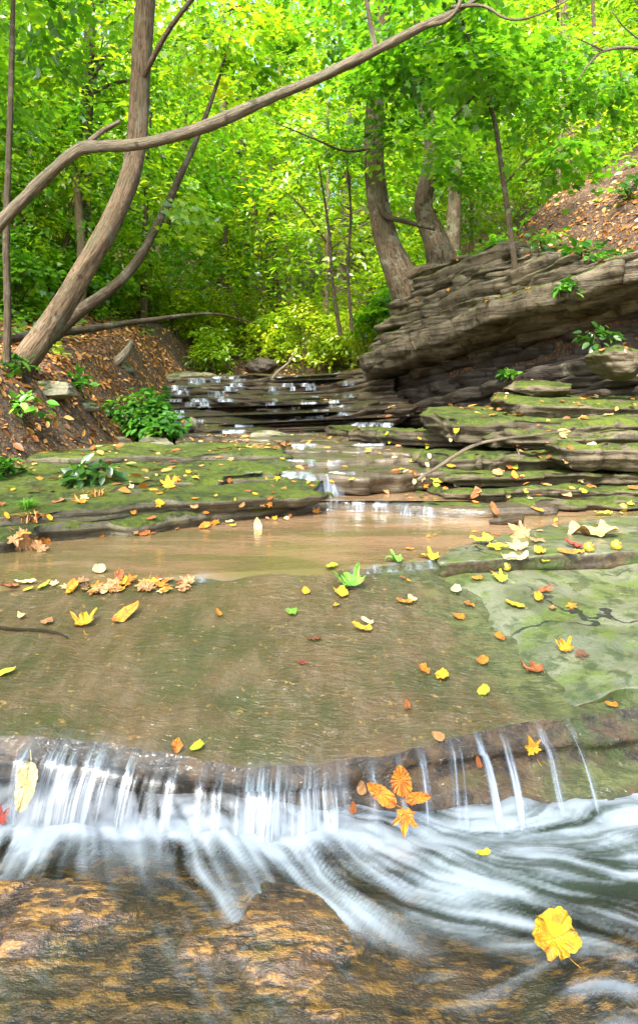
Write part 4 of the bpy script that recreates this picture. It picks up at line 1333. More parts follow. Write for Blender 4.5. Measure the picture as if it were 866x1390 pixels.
# ------------------------------------------------------------------ wood in and by the water
def tube(points, radii, sides=8, n=None, bark=0.0, seed=0, ucnt=1.0):
    pt = np.asarray(points, float)
    rd = np.asarray(radii, float)
    k = len(pt)
    n = n or max(4, (k - 1) * 6)
    tt = np.linspace(0, k - 1, n)
    pp = np.vstack([2 * pt[0] - pt[1], pt, 2 * pt[-1] - pt[-2]])
    i = np.clip(np.floor(tt).astype(int), 0, k - 2)
    f = (tt - i)[:, None]
    a, b, c, d = pp[i], pp[i + 1], pp[i + 2], pp[i + 3]
    C = 0.5 * (2 * b + (c - a) * f + (2 * a - 5 * b + 4 * c - d) * f ** 2 + (3 * b - a - 3 * c + d) * f ** 3)
    rr = np.interp(tt, np.arange(k), rd)
    T = nrm(np.gradient(C, axis=0))
    ref = np.array([0.0, 1.0, 0.0]) if abs(T[:, 1]).mean() < 0.8 else np.array([1.0, 0, 0])
    S = nrm(np.cross(T, ref))
    U = np.cross(S, T)
    an = np.linspace(0, 2 * math.pi, sides + 1)
    V, uv = [], []
    dl = np.concatenate([[0], np.cumsum(np.linalg.norm(np.diff(C, axis=0), axis=1))])
    for j in range(n):
        off = S[j] * np.cos(an)[:, None] + U[j] * np.sin(an)[:, None]
        r = rr[j] * (1 + bark * (fbm(np.cos(an) * 1.7, np.sin(an) * 1.7, dl[j] / max(rr.max(), .01) * 0.35, 4, seed)))
        V.append(C[j] + off * r[:, None])
        uv.append(np.column_stack([np.abs(an / math.pi - 1) * ucnt * 1.0, np.full(sides + 1, dl[j])]))
    V = np.concatenate(V)
    fs = grid_faces(sides + 1, n)
    cap = np.array([C[-1] + T[-1] * rr[-1] * 0.5])
    V = np.vstack([V, cap])
    uv = np.vstack([np.concatenate(uv), [[0, dl[-1]]]])
    last = (n - 1) * (sides + 1)
    caps = [(last + q, last + q + 1, len(V) - 1, len(V) - 1) for q in range(sides)]
    return V, np.concatenate([fs, np.array(caps)]), uv


def join(parts):
    V, Fc, U, o = [], [], [], 0
    for v, f, u in parts:
        V.append(v)
        Fc.append(f + o)
        U.append(u)
        o += len(v)
    fs = [tuple(dict.fromkeys(int(k) for k in q)) for q in np.concatenate(Fc)]
    return np.concatenate(V), fs, np.concatenate(U)


def wood(name, label, cat, parts, mat, part='wood', loc=None):
    V, fs, uv = join(parts)
    o = mk(name, V, fs, M[mat], uv=uv)
    return tag(o, label, cat)


def pxl(lst):
    return [P(*a) for a in lst]


wood('driftwood', 'short dark chunk of driftwood floating in the brown pool', 'driftwood',
     [tube([P(664, 709, 4.15), P(680, 707, 4.15), P(696, 705, 4.15), P(708, 703, 4.15)], [0.012, 0.03, 0.035, 0.034], 9, bark=0.4, seed=4)], 'bark_dark')
wood('stick', 'long pale bent stick leaning from the wet steps onto the stacked slabs', 'stick',
     [tube(pxl([(566, 652, 4.9), (600, 630, 5.0), (640, 606, 5.1), (680, 596, 5.1), (730, 590, 5.2), (770, 584, 5.3)]), [0.012, 0.014, 0.014, 0.012, 0.01, 0.005], 7, bark=0.2, seed=3)], 'bark_pale')
wood('stick', 'short twig poking up between the mossy slabs', 'stick', [tube(pxl([(706, 621, 5.0), (703, 613, 5.0), (701, 609, 5.0)]), [0.007, 0.006, 0.004], 6)], 'bark_pale')
tw = [hit(x, y)[0] for x, y in ((-10, 853), (20, 857), (50, 858), (78, 862), (92, 868))]
wood('twig', 'thin dark twig lying on the wet slab', 'twig', [tube([np.array(p) + [0, 0, 0.008] for p in tw], [0.006, 0.006, 0.005, 0.004, 0.003], 6, bark=0.3)], 'bark_dark')
wood('stick', 'pale dead branch leaning over the top of the cascade', 'stick',
     [tube(pxl([(362, 524, 12.6), (376, 506, 12.9), (392, 492, 13.2), (400, 478, 13.4)]), [0.03, 0.03, 0.025, 0.012], 7, bark=0.2)], 'bark_pale')
wood('broken_log', 'pale broken log end propped on the angular grey rock', 'log',
     [tube(pxl([(150, 500, 10.3), (160, 490, 10.3), (172, 478, 10.4), (180, 462, 10.5)]), [0.07, 0.075, 0.07, 0.03], 10, bark=0.3, seed=9)], 'bark_pale')
wood('fallen_log', 'thin dark fallen trunk spanning the gully behind the leaning tree', 'log',
     [tube(pxl([(-40, 470, 8.2), (40, 455, 9), (110, 448, 10), (200, 435, 11), (290, 426, 12), (350, 440, 13)]), [0.07, 0.07, 0.06, 0.045, 0.025, 0.008], 8, bark=0.3, seed=6)], 'bark_dark')
wood('root', 'bare root crossing the leaf covered bank below the leaning tree', 'root',
     [tube([np.array(drop(*P(x, y, d)[:2])[0]) + [0, 0, 0.01] for x, y, d in ((20, 520, 6.6), (60, 540, 6.5), (90, 560, 6.5), (130, 575, 6.6))], [0.05, 0.035, 0.025, 0.01], 7, bark=0.4)], 'bark_dark')


# ------------------------------------------------------------------ foliage
TPL = {}
TPL['kite'] = (np.array([(0, 0, 0), (0.27, 0.42, 0.07), (0, 1.0, -0.05), (-0.27, 0.42, 0.07)]), np.array([(0, 1, 2), (0, 2, 3)]))
_a = [(0, 0), (0.22, 0.06), (0.48, 0.02), (0.36, 0.2), (0.56, 0.5), (0.3, 0.5), (0.2, 0.62), (0, 1.0), (-0.2, 0.62), (-0.3, 0.5), (-0.56, 0.5), (-0.36, 0.2), (-0.48, 0.02), (-0.22, 0.06)]
_v = [(0, 0.36, -0.02)] + [(x, y, 0.07 * abs(x) - 0.05 * y * y) for x, y in _a]
TPL['maple'] = (np.array(_v), np.array([(0, 1 + k, 1 + (k + 1) % len(_a)) for k in range(len(_a))]))
_b = [(0, 0), (0.2, 0.2), (0.26, 0.45), (0.16, 0.75), (0, 1.0), (-0.16, 0.75), (-0.26, 0.45), (-0.2, 0.2)]
_v = [(0, 0.45, -0.03)] + [(x, y, 0.2 * abs(x) - 0.08 * y * y) for x, y in _b]
TPL['oval'] = (np.array(_v), np.array([(0, 1 + k, 1 + (k + 1) % len(_b)) for k in range(len(_b))]))


def leaves(pos, nr, dr, size, tpl):
    v, f = TPL[tpl]
    nr = nrm(nr)
    dr = nrm(dr - nr * (dr * nr).sum(-1, keepdims=True))
    sd = np.cross(dr, nr)
    V = pos[:, None, :] + size[:, None, None] * (sd[:, None, :] * v[None, :, 0:1] + dr[:, None, :] * v[None, :, 1:2] + nr[:, None, :] * v[None, :, 2:3])
    Fc = f[None] + (np.arange(len(pos)) * len(v))[:, None, None]
    return V.reshape(-1, 3), Fc.reshape(-1, 3), len(v)


def sprays(rg, C, O, per, rad, size, flat=0.35, up=1.0, droop=0.25):
    M_ = len(C)
    n = nrm(np.array([0, 0, up]) + O * 0.45 + rg.normal(size=(M_, 3)) * 0.28)
    t1 = nrm(np.cross(n, nrm(rg.normal(size=(M_, 3)))))
    t2 = np.cross(n, t1)
    r = rad * np.sqrt(rg.random((M_, per))) * rg.uniform(0.6, 1.25, (M_, 1))
    a = rg.uniform(0, 2 * math.pi, (M_, per))
    loc = t1[:, None] * (r * np.cos(a))[..., None] + t2[:, None] * (r * np.sin(a) * 0.75)[..., None]
    pos = C[:, None] + loc + n[:, None] * (rg.normal(size=(M_, per)) * 0.07 * rad / 0.4 - droop * r * r)[..., None]
    nl = n[:, None] + rg.normal(size=(M_, per, 3)) * flat
    dl = nrm(loc) + rg.normal(size=(M_, per, 3)) * 0.5 - np.array([0, 0, 0.25])
    sz = size * rg.uniform(0.6, 1.25, (M_, per))
    ti = np.clip(rg.normal(0.45, 0.2, (M_, 1)) + rg.normal(0, 0.14, (M_, per)), 0, 1)
    return pos.reshape(-1, 3), nl.reshape(-1, 3), dl.reshape(-1, 3), sz.ravel(), ti.ravel()


def foliage(name, rg, C, O, per, rad, size, tpl, mat, parent=None, **kw):
    p, n, d, s, t = sprays(rg, C, O, per, rad, size, **kw)
    V, Fc, k = leaves(p, n, d, s, tpl)
    return mk(name, V, Fc, M[mat] if isinstance(mat, str) else mat, parent, smooth=False, attrs={'tint': np.repeat(t, k)})


def blob(rg, n, c, r, shell=0.45):
    d = nrm(rg.normal(size=(n, 3)))
    q = rg.uniform(shell, 1, (n, 1)) ** 0.6
    q *= 1 + 0.25 * fbm(d[:, 0] * 2 + c[0], d[:, 1] * 2, d[:, 2] * 2, 2, 7)[:, None]
    return np.array(c) + d * q * np.array(r), d


# ---- prototypes of the trees of the wood
def wood_tree(label, group, seed, H, cz, cr, nspr, per, rad, size, mat, tr, lean=0.3, cat='tree', name='woodland_tree', at=(0, 0, 0)):
    rg = np.random.default_rng(seed)
    e = empty(name, at, label, cat, group)
    base = np.array(at, float)
    top = base + [lean, 0.1, H * 0.92]
    parts = [tube([base + [0, 0, -0.4], base + [0.04, 0, H * 0.2], base + [lean * 0.4, 0.05, H * 0.5], top], [tr * 1.35, tr, tr * 0.75, tr * 0.2], 9, bark=0.25, seed=seed)]
    for k in range(9 if H > 5 else 5):
        f = rg.uniform(0.35, 0.85)
        s0 = base + np.array([lean * f * 0.8, 0.05, H * f])
        an = rg.uniform(0, 6.28)
        ln = cr[0] * rg.uniform(0.5, 0.95)
        s1 = s0 + np.array([math.cos(an) * ln * 0.5, math.sin(an) * ln * 0.5, ln * 0.3])
        s2 = s0 + np.array([math.cos(an) * ln, math.sin(an) * ln, ln * rg.uniform(0.25, 0.7)])
        parts.append(tube([s0, s1, s2], [tr * 0.34, tr * 0.22, tr * 0.06], 6, seed=k))
    V, fs, uv = join(parts)
    mk('trunk', V, fs, M['bark_dark'] if seed % 2 else M['bark'], e, uv=uv)
    C, O = blob(rg, nspr, base + [lean * 0.7, 0, cz], cr)
    C2, O2 = blob(rg, nspr // 4, base + [lean * 0.7, 0, cz - cr[2] * 0.5], (cr[0] * 1.1, cr[1] * 1.1, cr[2] * 0.5))
    foliage('crown', rg, np.concatenate([C, C2]), np.concatenate([O, O2]), per, rad, size, 'kite', mat, e)
    return e


WG = 'trees of the wood behind the stream'
protos = {
    'tall_yg': wood_tree('', WG, 51, 12, 8.0, (3.2, 3.2, 4.2), 210, 24, 0.6, 0.19, 'leaf_yg', 0.17),
    'tall_g': wood_tree('', WG, 52, 13, 8.2, (3.3, 3.3, 4.6), 210, 24, 0.6, 0.19, 'leaf_g', 0.2),
    'tall_d': wood_tree('', WG, 53, 13, 8.0, (3.4, 3.4, 4.4), 210, 24, 0.6, 0.19, 'leaf_d', 0.18),
    'mid_yg': wood_tree('', WG, 54, 5.5, 3.3, (1.9, 1.9, 2.2), 120, 24, 0.45, 0.14, 'leaf_yg', 0.06),
    'mid_g': wood_tree('', WG, 55, 5.0, 3.0, (2.0, 2.0, 2.1), 120, 24, 0.45, 0.14, 'leaf_g', 0.055),
}
KL = {'tall_yg': 'tall yellow green tree', 'tall_g': 'tall mid green tree', 'tall_d': 'tall deep green tree', 'mid_yg': 'slender yellow green understory tree', 'mid_g': 'slender mid green understory tree'}


def region(x, y):
    if y < 4:
        return 'out of view around the viewer, added for shade'
    px = 433 + x / y * F
    depth = 'close behind' if y < 16 else ('well behind' if y < 24 else 'far behind')
    if px < 130:
        return depth + ' the leaf covered bank'
    if px < 300:
        return depth + ' the leaning trunk'
    if px < 480:
        return depth + ' the cascade'
    if px < 620:
        return depth + ' the twin trunks'
    return depth + ' the steep litter slope'


rng = np.random.default_rng(77)
placed = []
used = set()


def put(kind, x, y, sc, sink=0.0):
    p = protos[kind]
    if kind in used:
        o = copy_tree(p)
    else:
        used.add(kind)
        o = p
    o.location = (x, y, th(x, y) - sink)
    o.rotation_euler = (rng.normal() * 0.05, rng.normal() * 0.05, rng.uniform(0, 6.28))
    o.scale = (sc, sc, sc * rng.uniform(0.92, 1.1))
    o['label'] = '%s with a leafy crown %s' % (KL[kind], region(x, y))
    o['group'] = '%ss %s' % (KL[kind], region(x, y))
    return o


def scatter(n, kinds, w, ymin, ymax, half, gap, sc, cond=None):
    k = 0
    tries = 0
    while k < n and tries < 6000:
        tries += 1
        y = rng.uniform(ymin, ymax)
        x = rng.uniform(-half, half) * (y + 1.5)
        if any((x - a) ** 2 + (y - b) ** 2 < gap * gap for a, b in placed):
            continue
        if cond and not cond(x, y):
            continue
        placed.append((x, y))
        put(str(rng.choice(kinds, p=w)), x, y, rng.uniform(*sc))
        k += 1


def off_stream(x, y):
    xl = np.interp(y, YL, XLv)
    xr = np.interp(y, YR, XRv)
    if y < 14.5:
        return x < xl - 1.2 and y > 11.5 or (x > xr + 1.3 and y > 10.8)
    return True


scatter(28, ['tall_yg', 'tall_g', 'tall_d'], [0.68, 0.25, 0.07], 22, 48, 0.72, 2.4, (0.85, 1.25), off_stream)
placed = []
scatter(76, ['mid_yg', 'mid_g'], [0.8, 0.2], 13, 38, 0.66, 1.5, (0.8, 1.5), off_stream)
# tall crowns at the top of the picture, plus unseen trees added for shade
for kind, x, y, s in [('tall_g', -6.5, 11.5, 0.9), ('tall_d', -8.5, 9.5, 0.85), ('tall_yg', -5.2, 14.0, 0.9), ('tall_yg', 3.2, 15.5, 0.95), ('tall_g', 9.5, 13.5, 0.9), ('mid_g', -6.3, 10.4, 1.1), ('mid_yg', -7.2, 12.2, 1.3), ('mid_g', -8.3, 14.0, 1.4), ('mid_g', -9.0, 11.5, 1.3), ('mid_yg', -5.4, 13.2, 1.2), ('mid_g', -4.0, 14.6, 1.3), ('mid_g', -10.2, 16.0, 1.4), ('tall_yg', 8.4, 15.0, 1.0),
                      ('tall_g', -3.8, -3.5, 0.8), ('tall_d', 4.2, -4.5, 0.85), ('tall_yg', 0.4, -6.5, 0.9), ('tall_g', -5.0, 6.2, 0.8), ('tall_yg', 7.6, 1.0, 0.8), ('tall_yg', 0.5, 18.5, 1.0), ('tall_yg', -2.8, 18.8, 1.0)]:
    put(kind, x, y, s)
for k_, p in list(protos.items()):
    if k_ not in used:
        for ch in list(p.children):
            bpy.data.objects.remove(ch)
        bpy.data.objects.remove(p)

# ---- shrubs
def shrub(name, label, at, r, nspr, per, size, mat, tpl, seed, rad=0.2, group=None, cat='shrub', stems=6):
    rg = np.random.default_rng(seed)
    at = np.array(at, float)
    e = empty(name, at, label, cat, group)
    C, O = blob(rg, nspr, at + [0, 0, r[2] * 0.95], r, 0.2)
    foliage('leaves', rg, C, O, per, rad, size, tpl, mat, e)
    parts = []
    for k in range(stems):
        c = C[rg.integers(len(C))]
        parts.append(tube([at + [rg.normal() * 0.03, 0, -0.05], at * 0.5 + c * 0.5 + [0, 0, 0.05], c], [0.012, 0.009, 0.004], 5))
    V, fs, uv = join(parts)
    mk('stems', V, fs, M['bark_dark'], e, uv=uv)
    return e


def gp(x, y):
    l, _ = hit(x, y)
    return np.array(l)


def gd(x, d):
    X = (x - 433) / F * d
    return np.array([X, d, th(X, d)])


b0 = gd(200, 8.7)
shrub('shrub', 'bright green leafy shrub growing where the bank meets the cascade', b0, (0.42, 0.36, 0.44), 46, 22, 0.12, 'plant', 'oval', 3, rad=0.17)
shrub('shrub', 'low green sprig hanging below the bright shrub beside the boulder', P(222, 590, 8.3), (0.24, 0.2, 0.14), 16, 18, 0.11, 'plant', 'oval', 4, rad=0.13)
YS = [(410, 15.2, 1.5, 'leaf_y'), (470, 15.5, 1.3, 'leaf_y'), (500, 14.2, 1.15, 'leaf_y'), (330, 17, 1.4, 'leaf_y'), (365, 16.0, 1.0, 'leaf_yg'), (440, 17, 1.6, 'leaf_y'), (240, 15.5, 1.2, 'leaf_yg'), (190, 15.5, 1.2, 'leaf_y'),
      (290, 15.0, 0.9, 'leaf_yg'), (275, 16.4, 1.5, 'leaf_y'), (120, 13.5, 1.2, 'leaf_g'), (50, 12.5, 1.1, 'leaf_g'), (525, 13.5, 0.8, 'leaf_g'), (600, 13.0, 0.9, 'leaf_g'), (690, 12.2, 0.9, 'leaf_g'), (20, 10.6, 0.9, 'leaf_g'), (760, 12.5, 1.0, 'leaf_d'), (640, 11.6, 0.7, 'leaf_d')]
LB = ['broad yellow green bush overhanging the top of the cascade', 'yellow green bush beneath the twin trunks', 'upright yellow bush at the gully foot of the twin trunks', 'pale yellow bush deep in the gully above the cascade',
      'mid green bush behind the dark boulder', 'tall yellow green bush far up the gully', 'mid green bush behind the mossy block', 'yellow green bush behind the broken log', 'low green bush beside the mossy block',
      'yellow bush above the mossy block', 'green bush behind the angular grey rock', 'green bush on the bank under the leaning trunk', 'small green bush on the dirt bank below the trunk roots', 'green bush between the twin trunks on the cliff',
      'green bush behind the thin sapling on the cliff', 'dark green bush at the frame edge on the leaf covered bank', 'dark bush high on the steep litter slope', 'low dark bush near the second trunk on the cliff']
for (x, d, s, m_), lab in zip(YS, LB):
    shrub('bush', lab, gd(x, d) + [0, 0, 0.05], (0.75 * s, 0.6 * s, 0.62 * s), int(60 * s), 26, 0.12, m_, 'maple' if d < 14 else 'kite', int(x) + 5, rad=0.3, cat='bush', stems=8)
for x, d, s, m_, lab in [(30, 13.2, 1.9, 'leaf_yg', 'large green bush high on the leafy bank beside the slim dark stem'), (-60, 12, 1.8, 'leaf_g', 'large green bush on the leafy bank beyond the frame edge'),
                         (95, 15.5, 1.9, 'leaf_yg', 'large yellow green bush behind the foot of the big leaning trunk'), (150, 14.2, 1.4, 'leaf_yg', 'rounded yellow green bush between the two leaning trunks'),
                         (560, 14.2, 1.3, 'leaf_yg', 'yellow green bush seen in the gap between the twin trunks')]:
    shrub('bush', lab, gd(x, d) + [0, 0, 0.05], (0.75 * s, 0.6 * s, 0.75 * s), int(70 * s), 26, 0.13, m_, 'kite', int(abs(x)) + 7, rad=0.32, cat='bush', stems=8)
for x, y, d, r_, lab, mt_ in [(125, 652, 4.6, 0.13, 'small seedling with blue green leaves on the rounded moss ledge', 'leaf_d'), (28, 605, 5.9, 0.2, 'leafy weed at the frame edge above the rounded moss ledge', 'plant'),
                          (20, 548, 6.4, 0.22, 'dark green weed on the bank below the leaning trunk', 'leaf_d'), (812, 452, 6.8, 0.18, 'blue green weed with a yellow bloom on the cliff shelf', 'leaf_d'),
                          (772, 456, 7.0, 0.15, 'low green weed on the cliff shelf beside the blue green one', 'plant'), (792, 370, 7.3, 0.26, 'light green weed on the steep litter slope', 'plant'),
                          (508, 520, 10.2, 0.2, 'tuft of green weed hanging at the corner of the dark hollow', 'plant'), (835, 330, 7.6, 0.24, 'dark leafy sprig growing on the steep litter slope near the frame edge', 'leaf_d'),
                          (105, 545, 7.4, 0.17, 'green weed midway up the leaf covered bank', 'plant'), (150, 535, 8.4, 0.2, 'leafy weed near the crest of the leaf covered bank', 'plant'), (62, 505, 7.6, 0.2, 'pale green weed just behind the foot of the big leaning trunk', 'leaf_yg'),
                          (8, 635, 4.9, 0.14, 'rosette of green leaves at the frame edge on the moss', 'plant'), (735, 305, 8.6, 0.3, 'leafy sprig trailing over the litter slope behind the sapling', 'leaf_g'),
                          (850, 265, 8.5, 0.35, 'dark green sprig on the upper part of the litter slope', 'leaf_d'), (690, 470, 8.0, 0.1, 'tiny plant rooted in the cliff face', 'plant')]:
    p_ = P(x, y, d)
    h_, _ = drop(p_[0], p_[1], p_[2] + 0.5)
    zb_ = h_.z if h_ is not None and abs(h_.z - p_[2]) < 0.6 else p_[2] - r_ * 0.7
    shrub('weed', lab, (p_[0], p_[1], zb_), (r_, r_ * 0.8, r_ * 0.55), 10, 9, 0.075 + r_ * 0.16, mt_, 'oval', int(x), rad=r_ * 0.6, cat='plant', stems=5)

# grass tufts on the mossy ledges
def tuft(label, at, h, n, seed, mat):
    rg = np.random.default_rng(seed)
    V, Fc = [], []
    for k in range(n):
        a = rg.uniform(0, 6.28)
        ln = h * rg.uniform(0.6, 1.1)
        o = np.array(at) + [rg.normal() * 0.02, rg.normal() * 0.02, -0.01]
        d = np.array([math.cos(a), math.sin(a) - 0.4, 0])
        sd = np.array([-math.sin(a), math.cos(a), 0]) * 0.004
        b = len(V)
        for q in range(5):
            f = q / 4
            c = o + d * ln * 0.75 * f ** 1.4 + np.array([0, 0, ln * (0.95 * f - 0.75 * f * f)])
            V += [c - sd * (1 - f * 0.9), c + sd * (1 - f * 0.9)]
        Fc += [(b + 2 * q, b + 2 * q + 1, b + 2 * q + 3, b + 2 * q + 2) for q in range(4)]
    o = mk('grass_tuft', V, Fc, M[mat], attrs={'tint': np.random.default_rng(seed).random(len(V)) * 0.4 + 0.5})
    return tag(o, label, 'grass')


tuft('green grass tuft over the clump of rusty leaves by the pool', gp(38, 690) + [0, 0, 0.01], 0.2, 60, 1, 'plant')
tuft('straw coloured grass tuft hanging beneath the green one', gp(44, 706), 0.2, 30, 2, 'litter')
tuft('pale dry grass tuft hanging from the rounded moss ledge', gp(132, 672), 0.16, 26, 3, 'litter')

# ------------------------------------------------------------------ the trees one can tell apart
def big_tree(name, label, path, radii, branches, mat='bark', sides=20, bark=0.22, seed=1, crown=None, cat='tree', cmat='leaf_g', tpl='maple', lsize=0.105, ucnt=1.0):
    e = empty(name, path[0], label, cat)
    V, fs, uv = join([tube(path, radii, sides, bark=bark, seed=seed, n=len(path) * 12)] + ([] if not branches else [tube(p, r, 8, bark=0.15, seed=k) for k, (p, r) in enumerate(branches)]))
    mk('trunk', V, fs, M[mat], e, uv=uv)
    if crown is not None:
        rg = np.random.default_rng(seed + 40)
        Cs, Os = [], []
        for c, r, n in crown:
            a, b = blob(rg, n, c, r, 0.15)
            Cs.append(a)
            Os.append(b)
        foliage('crown', rg, np.concatenate(Cs), np.concatenate(Os), 27, 0.36, lsize, tpl, cmat, e, flat=0.3)
    return e


g0 = th(*P(22, 505, 6.6)[:2])
big_tree('leaning_tree', 'big leaning tree trunk curving up from the leaf covered bank',
         [P(-5, 548, 6.6), P(28, 500, 6.6), P(72, 436, 6.6), P(112, 370, 6.6), P(148, 308, 6.6), P(174, 250, 6.6), P(186, 195, 6.6), P(190, 130, 6.55), P(194, 60, 6.5), P(200, -20, 6.4), P(215, -160, 6.4), P(240, -330, 6.3)],
         [0.19, 0.138, 0.116, 0.109, 0.105, 0.103, 0.1, 0.097, 0.094, 0.09, 0.075, 0.04],
         [(pxl([(192, 110, 6.5), (230, 40, 6.2), (290, -40, 6.0), (350, -140, 5.8)]), [0.03, 0.025, 0.02, 0.008]), (pxl([(200, -60, 6.4), (120, -150, 6.2), (20, -240, 6.0)]), [0.06, 0.045, 0.015]), ([P(240, -330, 6.3), np.array([-0.6, 4.8, 7.1]), np.array([0.8, 3.4, 7.5])], [0.05, 0.04, 0.01]), ([P(235, -310, 6.3), np.array([-1.5, 4.2, 7.0]), np.array([-1.7, 2.0, 7.2])], [0.045, 0.035, 0.01])],
         seed=2, sides=26, crown=[(P(190, -330, 6.0), (2.6, 1.8, 0.9), 60), (np.array([-1.2, 5.0, 7.0]), (2.6, 2.2, 0.8), 70), (np.array([0.7, 3.4, 7.6]), (2.6, 2.1, 0.8), 80), (np.array([-1.6, 2.2, 7.2]), (2.2, 2.0, 0.8), 60), (P(0, -250, 6.2), (1.6, 1.4, 0.7), 40), (P(60, 20, 7.4), (0.8, 0.6, 0.5), 16), (P(20, 120, 7.8), (0.7, 0.5, 0.6), 14)], cmat='leaf_g', tpl='oval', lsize=0.13, ucnt=1.6)  # overhead blobs out of view enlarge the crown to shade the stream
big_tree('leaning_tree', 'thin dark trunk leaning the other way behind the big leaning one',
         [P(50, 478, 8.0), P(105, 425, 8.0), P(150, 393, 8.1), P(184, 358, 8.2), P(216, 302, 8.4), P(242, 245, 8.5), P(270, 182, 8.6), P(296, 110, 8.8), P(316, 40, 9)],
         [0.1, 0.085, 0.07, 0.058, 0.052, 0.045, 0.037, 0.023, 0.01], [], mat='bark_dark', seed=5, sides=12, crown=[(P(312, 60, 9.0), (1.1, 0.8, 0.7), 34), (P(240, 300, 8.2), (0.4, 0.3, 0.3), 5)], cmat='leaf_yg')
big_tree('dead_tree', 'bare grey dead limb bowing across the picture in front of the leaning trunk',
         [P(-170, 560, 4.2), P(-90, 420, 4.1), P(0, 305, 4.0), P(60, 243, 3.95), P(105, 205, 3.9), P(135, 199, 3.9), P(185, 196, 3.9), P(250, 181, 3.85), P(300, 163, 3.8), P(370, 132, 3.8), P(440, 102, 3.75), P(510, 68, 3.7), P(570, 38, 3.7), P(612, 18, 3.7), P(650, -4, 3.7), P(700, -50, 3.7)],
         [0.06, 0.048, 0.037, 0.035, 0.036, 0.034, 0.035, 0.033, 0.034, 0.031, 0.031, 0.027, 0.023, 0.017, 0.012, 0.007],
         [(pxl([(122, 192, 3.9), (140, 178, 3.9), (163, 165, 3.85)]), [0.018, 0.016, 0.013]),
          (pxl([(510, 66, 3.7), (504, 40, 3.7), (498, 5, 3.65), (490, -40, 3.6)]), [0.016, 0.015, 0.012, 0.008]),
          (pxl([(575, 36, 3.7), (605, 28, 3.65), (620, 12, 3.6), (630, -15, 3.6)]), [0.014, 0.014, 0.011, 0.008]),
          (pxl([(612, 10, 3.7), (655, 8, 3.65), (690, 26, 3.6), (730, 20, 3.55), (785, -8, 3.5)]), [0.012, 0.009, 0.007, 0.006, 0.004])], mat='bark_pale', seed=7, sides=16, bark=0.35, ucnt=1.0)
r0 = drop(*P(545, 392, 10.3)[:2])[0]
big_tree('maple_tree', 'straight dark maple trunk flaring into the cliff edge, the thicker of the twin trunks',
         [P(568, 425, 10.4), P(547, 380, 10.2), P(527, 335, 10.2), P(515, 285, 10.2), P(508, 220, 10.2), P(508, 160, 10.2), P(513, 100, 10.2), P(518, 40, 10.2), P(522, -80, 10.2), P(526, -240, 10.2)],
         [0.36, 0.25, 0.19, 0.165, 0.152, 0.146, 0.14, 0.13, 0.11, 0.06],
         [(pxl([(512, 250, 10.2), (520, 290, 10.0), (548, 300, 9.9), (590, 312, 9.9)]), [0.05, 0.045, 0.04, 0.02]), (pxl([(512, 130, 10.2), (580, 60, 9.4), (660, 40, 8.8)]), [0.05, 0.035, 0.015]),
          (pxl([(512, 200, 10.2), (470, 205, 9.8), (430, 190, 9.4), (370, 165, 9.2)]), [0.025, 0.02, 0.015, 0.006]), (pxl([(545, 378, 10.1), (572, 366, 9.9), (600, 362, 9.75), (622, 372, 9.6)]), [0.12, 0.07, 0.045, 0.015])],
         mat='bark_dark', seed=9, sides=20, crown=[(P(530, 110, 9.0), (1.0, 0.7, 0.45), 34), (P(590, 60, 8.6), (1.2, 0.8, 0.55), 44), (P(540, 190, 9.3), (0.5, 0.4, 0.3), 10), (P(680, 90, 8.2), (1.2, 0.8, 0.6), 44), (P(520, -60, 9.4), (2.0, 1.4, 0.7), 50), (P(420, 40, 9.6), (1.0, 0.8, 0.6), 26)], cmat='leaf_g')
big_tree('maple_tree', 'crooked dark maple trunk on the cliff, the thinner of the twin trunks',
         [P(606, 385, 11.2), P(594, 335, 11.3), P(580, 300, 11.4), P(575, 275, 11.4), P(582, 235, 11.4), P(586, 195, 11.4), P(578, 150, 11.4), P(573, 105, 11.4), P(570, 50, 11.4), P(566, -40, 11.4), P(560, -200, 11.4)],
         [0.30, 0.24, 0.185, 0.155, 0.14, 0.132, 0.128, 0.12, 0.11, 0.09, 0.05],
         [(pxl([(588, 190, 11.4), (620, 150, 10.6), (655, 122, 10.0), (690, 90, 9.4)]), [0.045, 0.035, 0.03, 0.012])], mat='bark_dark', seed=11, sides=18,
         crown=[(P(640, 230, 10.8), (0.8, 0.6, 0.35), 16), (P(740, 120, 10.0), (1.5, 1.0, 0.7), 50), (P(620, 150, 10.4), (0.8, 0.6, 0.4), 20), (P(800, 110, 9.6), (1.2, 0.9, 0.5), 30), (P(610, -40, 10.8), (2.0, 1.5, 0.8), 50)], cmat='leaf_g')
big_tree('sapling', 'thin crooked sapling rising from the cliff shelf',
         [P(703, 408, 7.9), P(697, 350, 7.9), P(689, 290, 7.9), P(680, 225, 7.9), P(671, 165, 7.9), P(655, 115, 7.8), P(638, 60, 7.8), P(622, 10, 7.7), P(600, -90, 7.7)],
         [0.042, 0.036, 0.034, 0.031, 0.028, 0.025, 0.02, 0.014, 0.006],
         [(pxl([(655, 118, 7.8), (625, 150, 7.6), (590, 180, 7.5)]), [0.015, 0.012, 0.006]), (pxl([(684, 250, 7.9), (720, 215, 7.7), (760, 205, 7.6)]), [0.014, 0.01, 0.005]), (pxl([(694, 325, 7.9), (670, 300, 7.8), (650, 290, 7.7)]), [0.01, 0.008, 0.004])],
         mat='bark_dark', seed=13, sides=10, bark=0.15, crown=[(P(650, 100, 7.4), (0.7, 0.5, 0.3), 18), (P(590, 190, 7.3), (0.4, 0.3, 0.18), 7), (P(770, 215, 7.4), (0.55, 0.4, 0.25), 13), (P(610, -20, 7.4), (1.0, 0.7, 0.4), 26)], cmat='leaf_g')
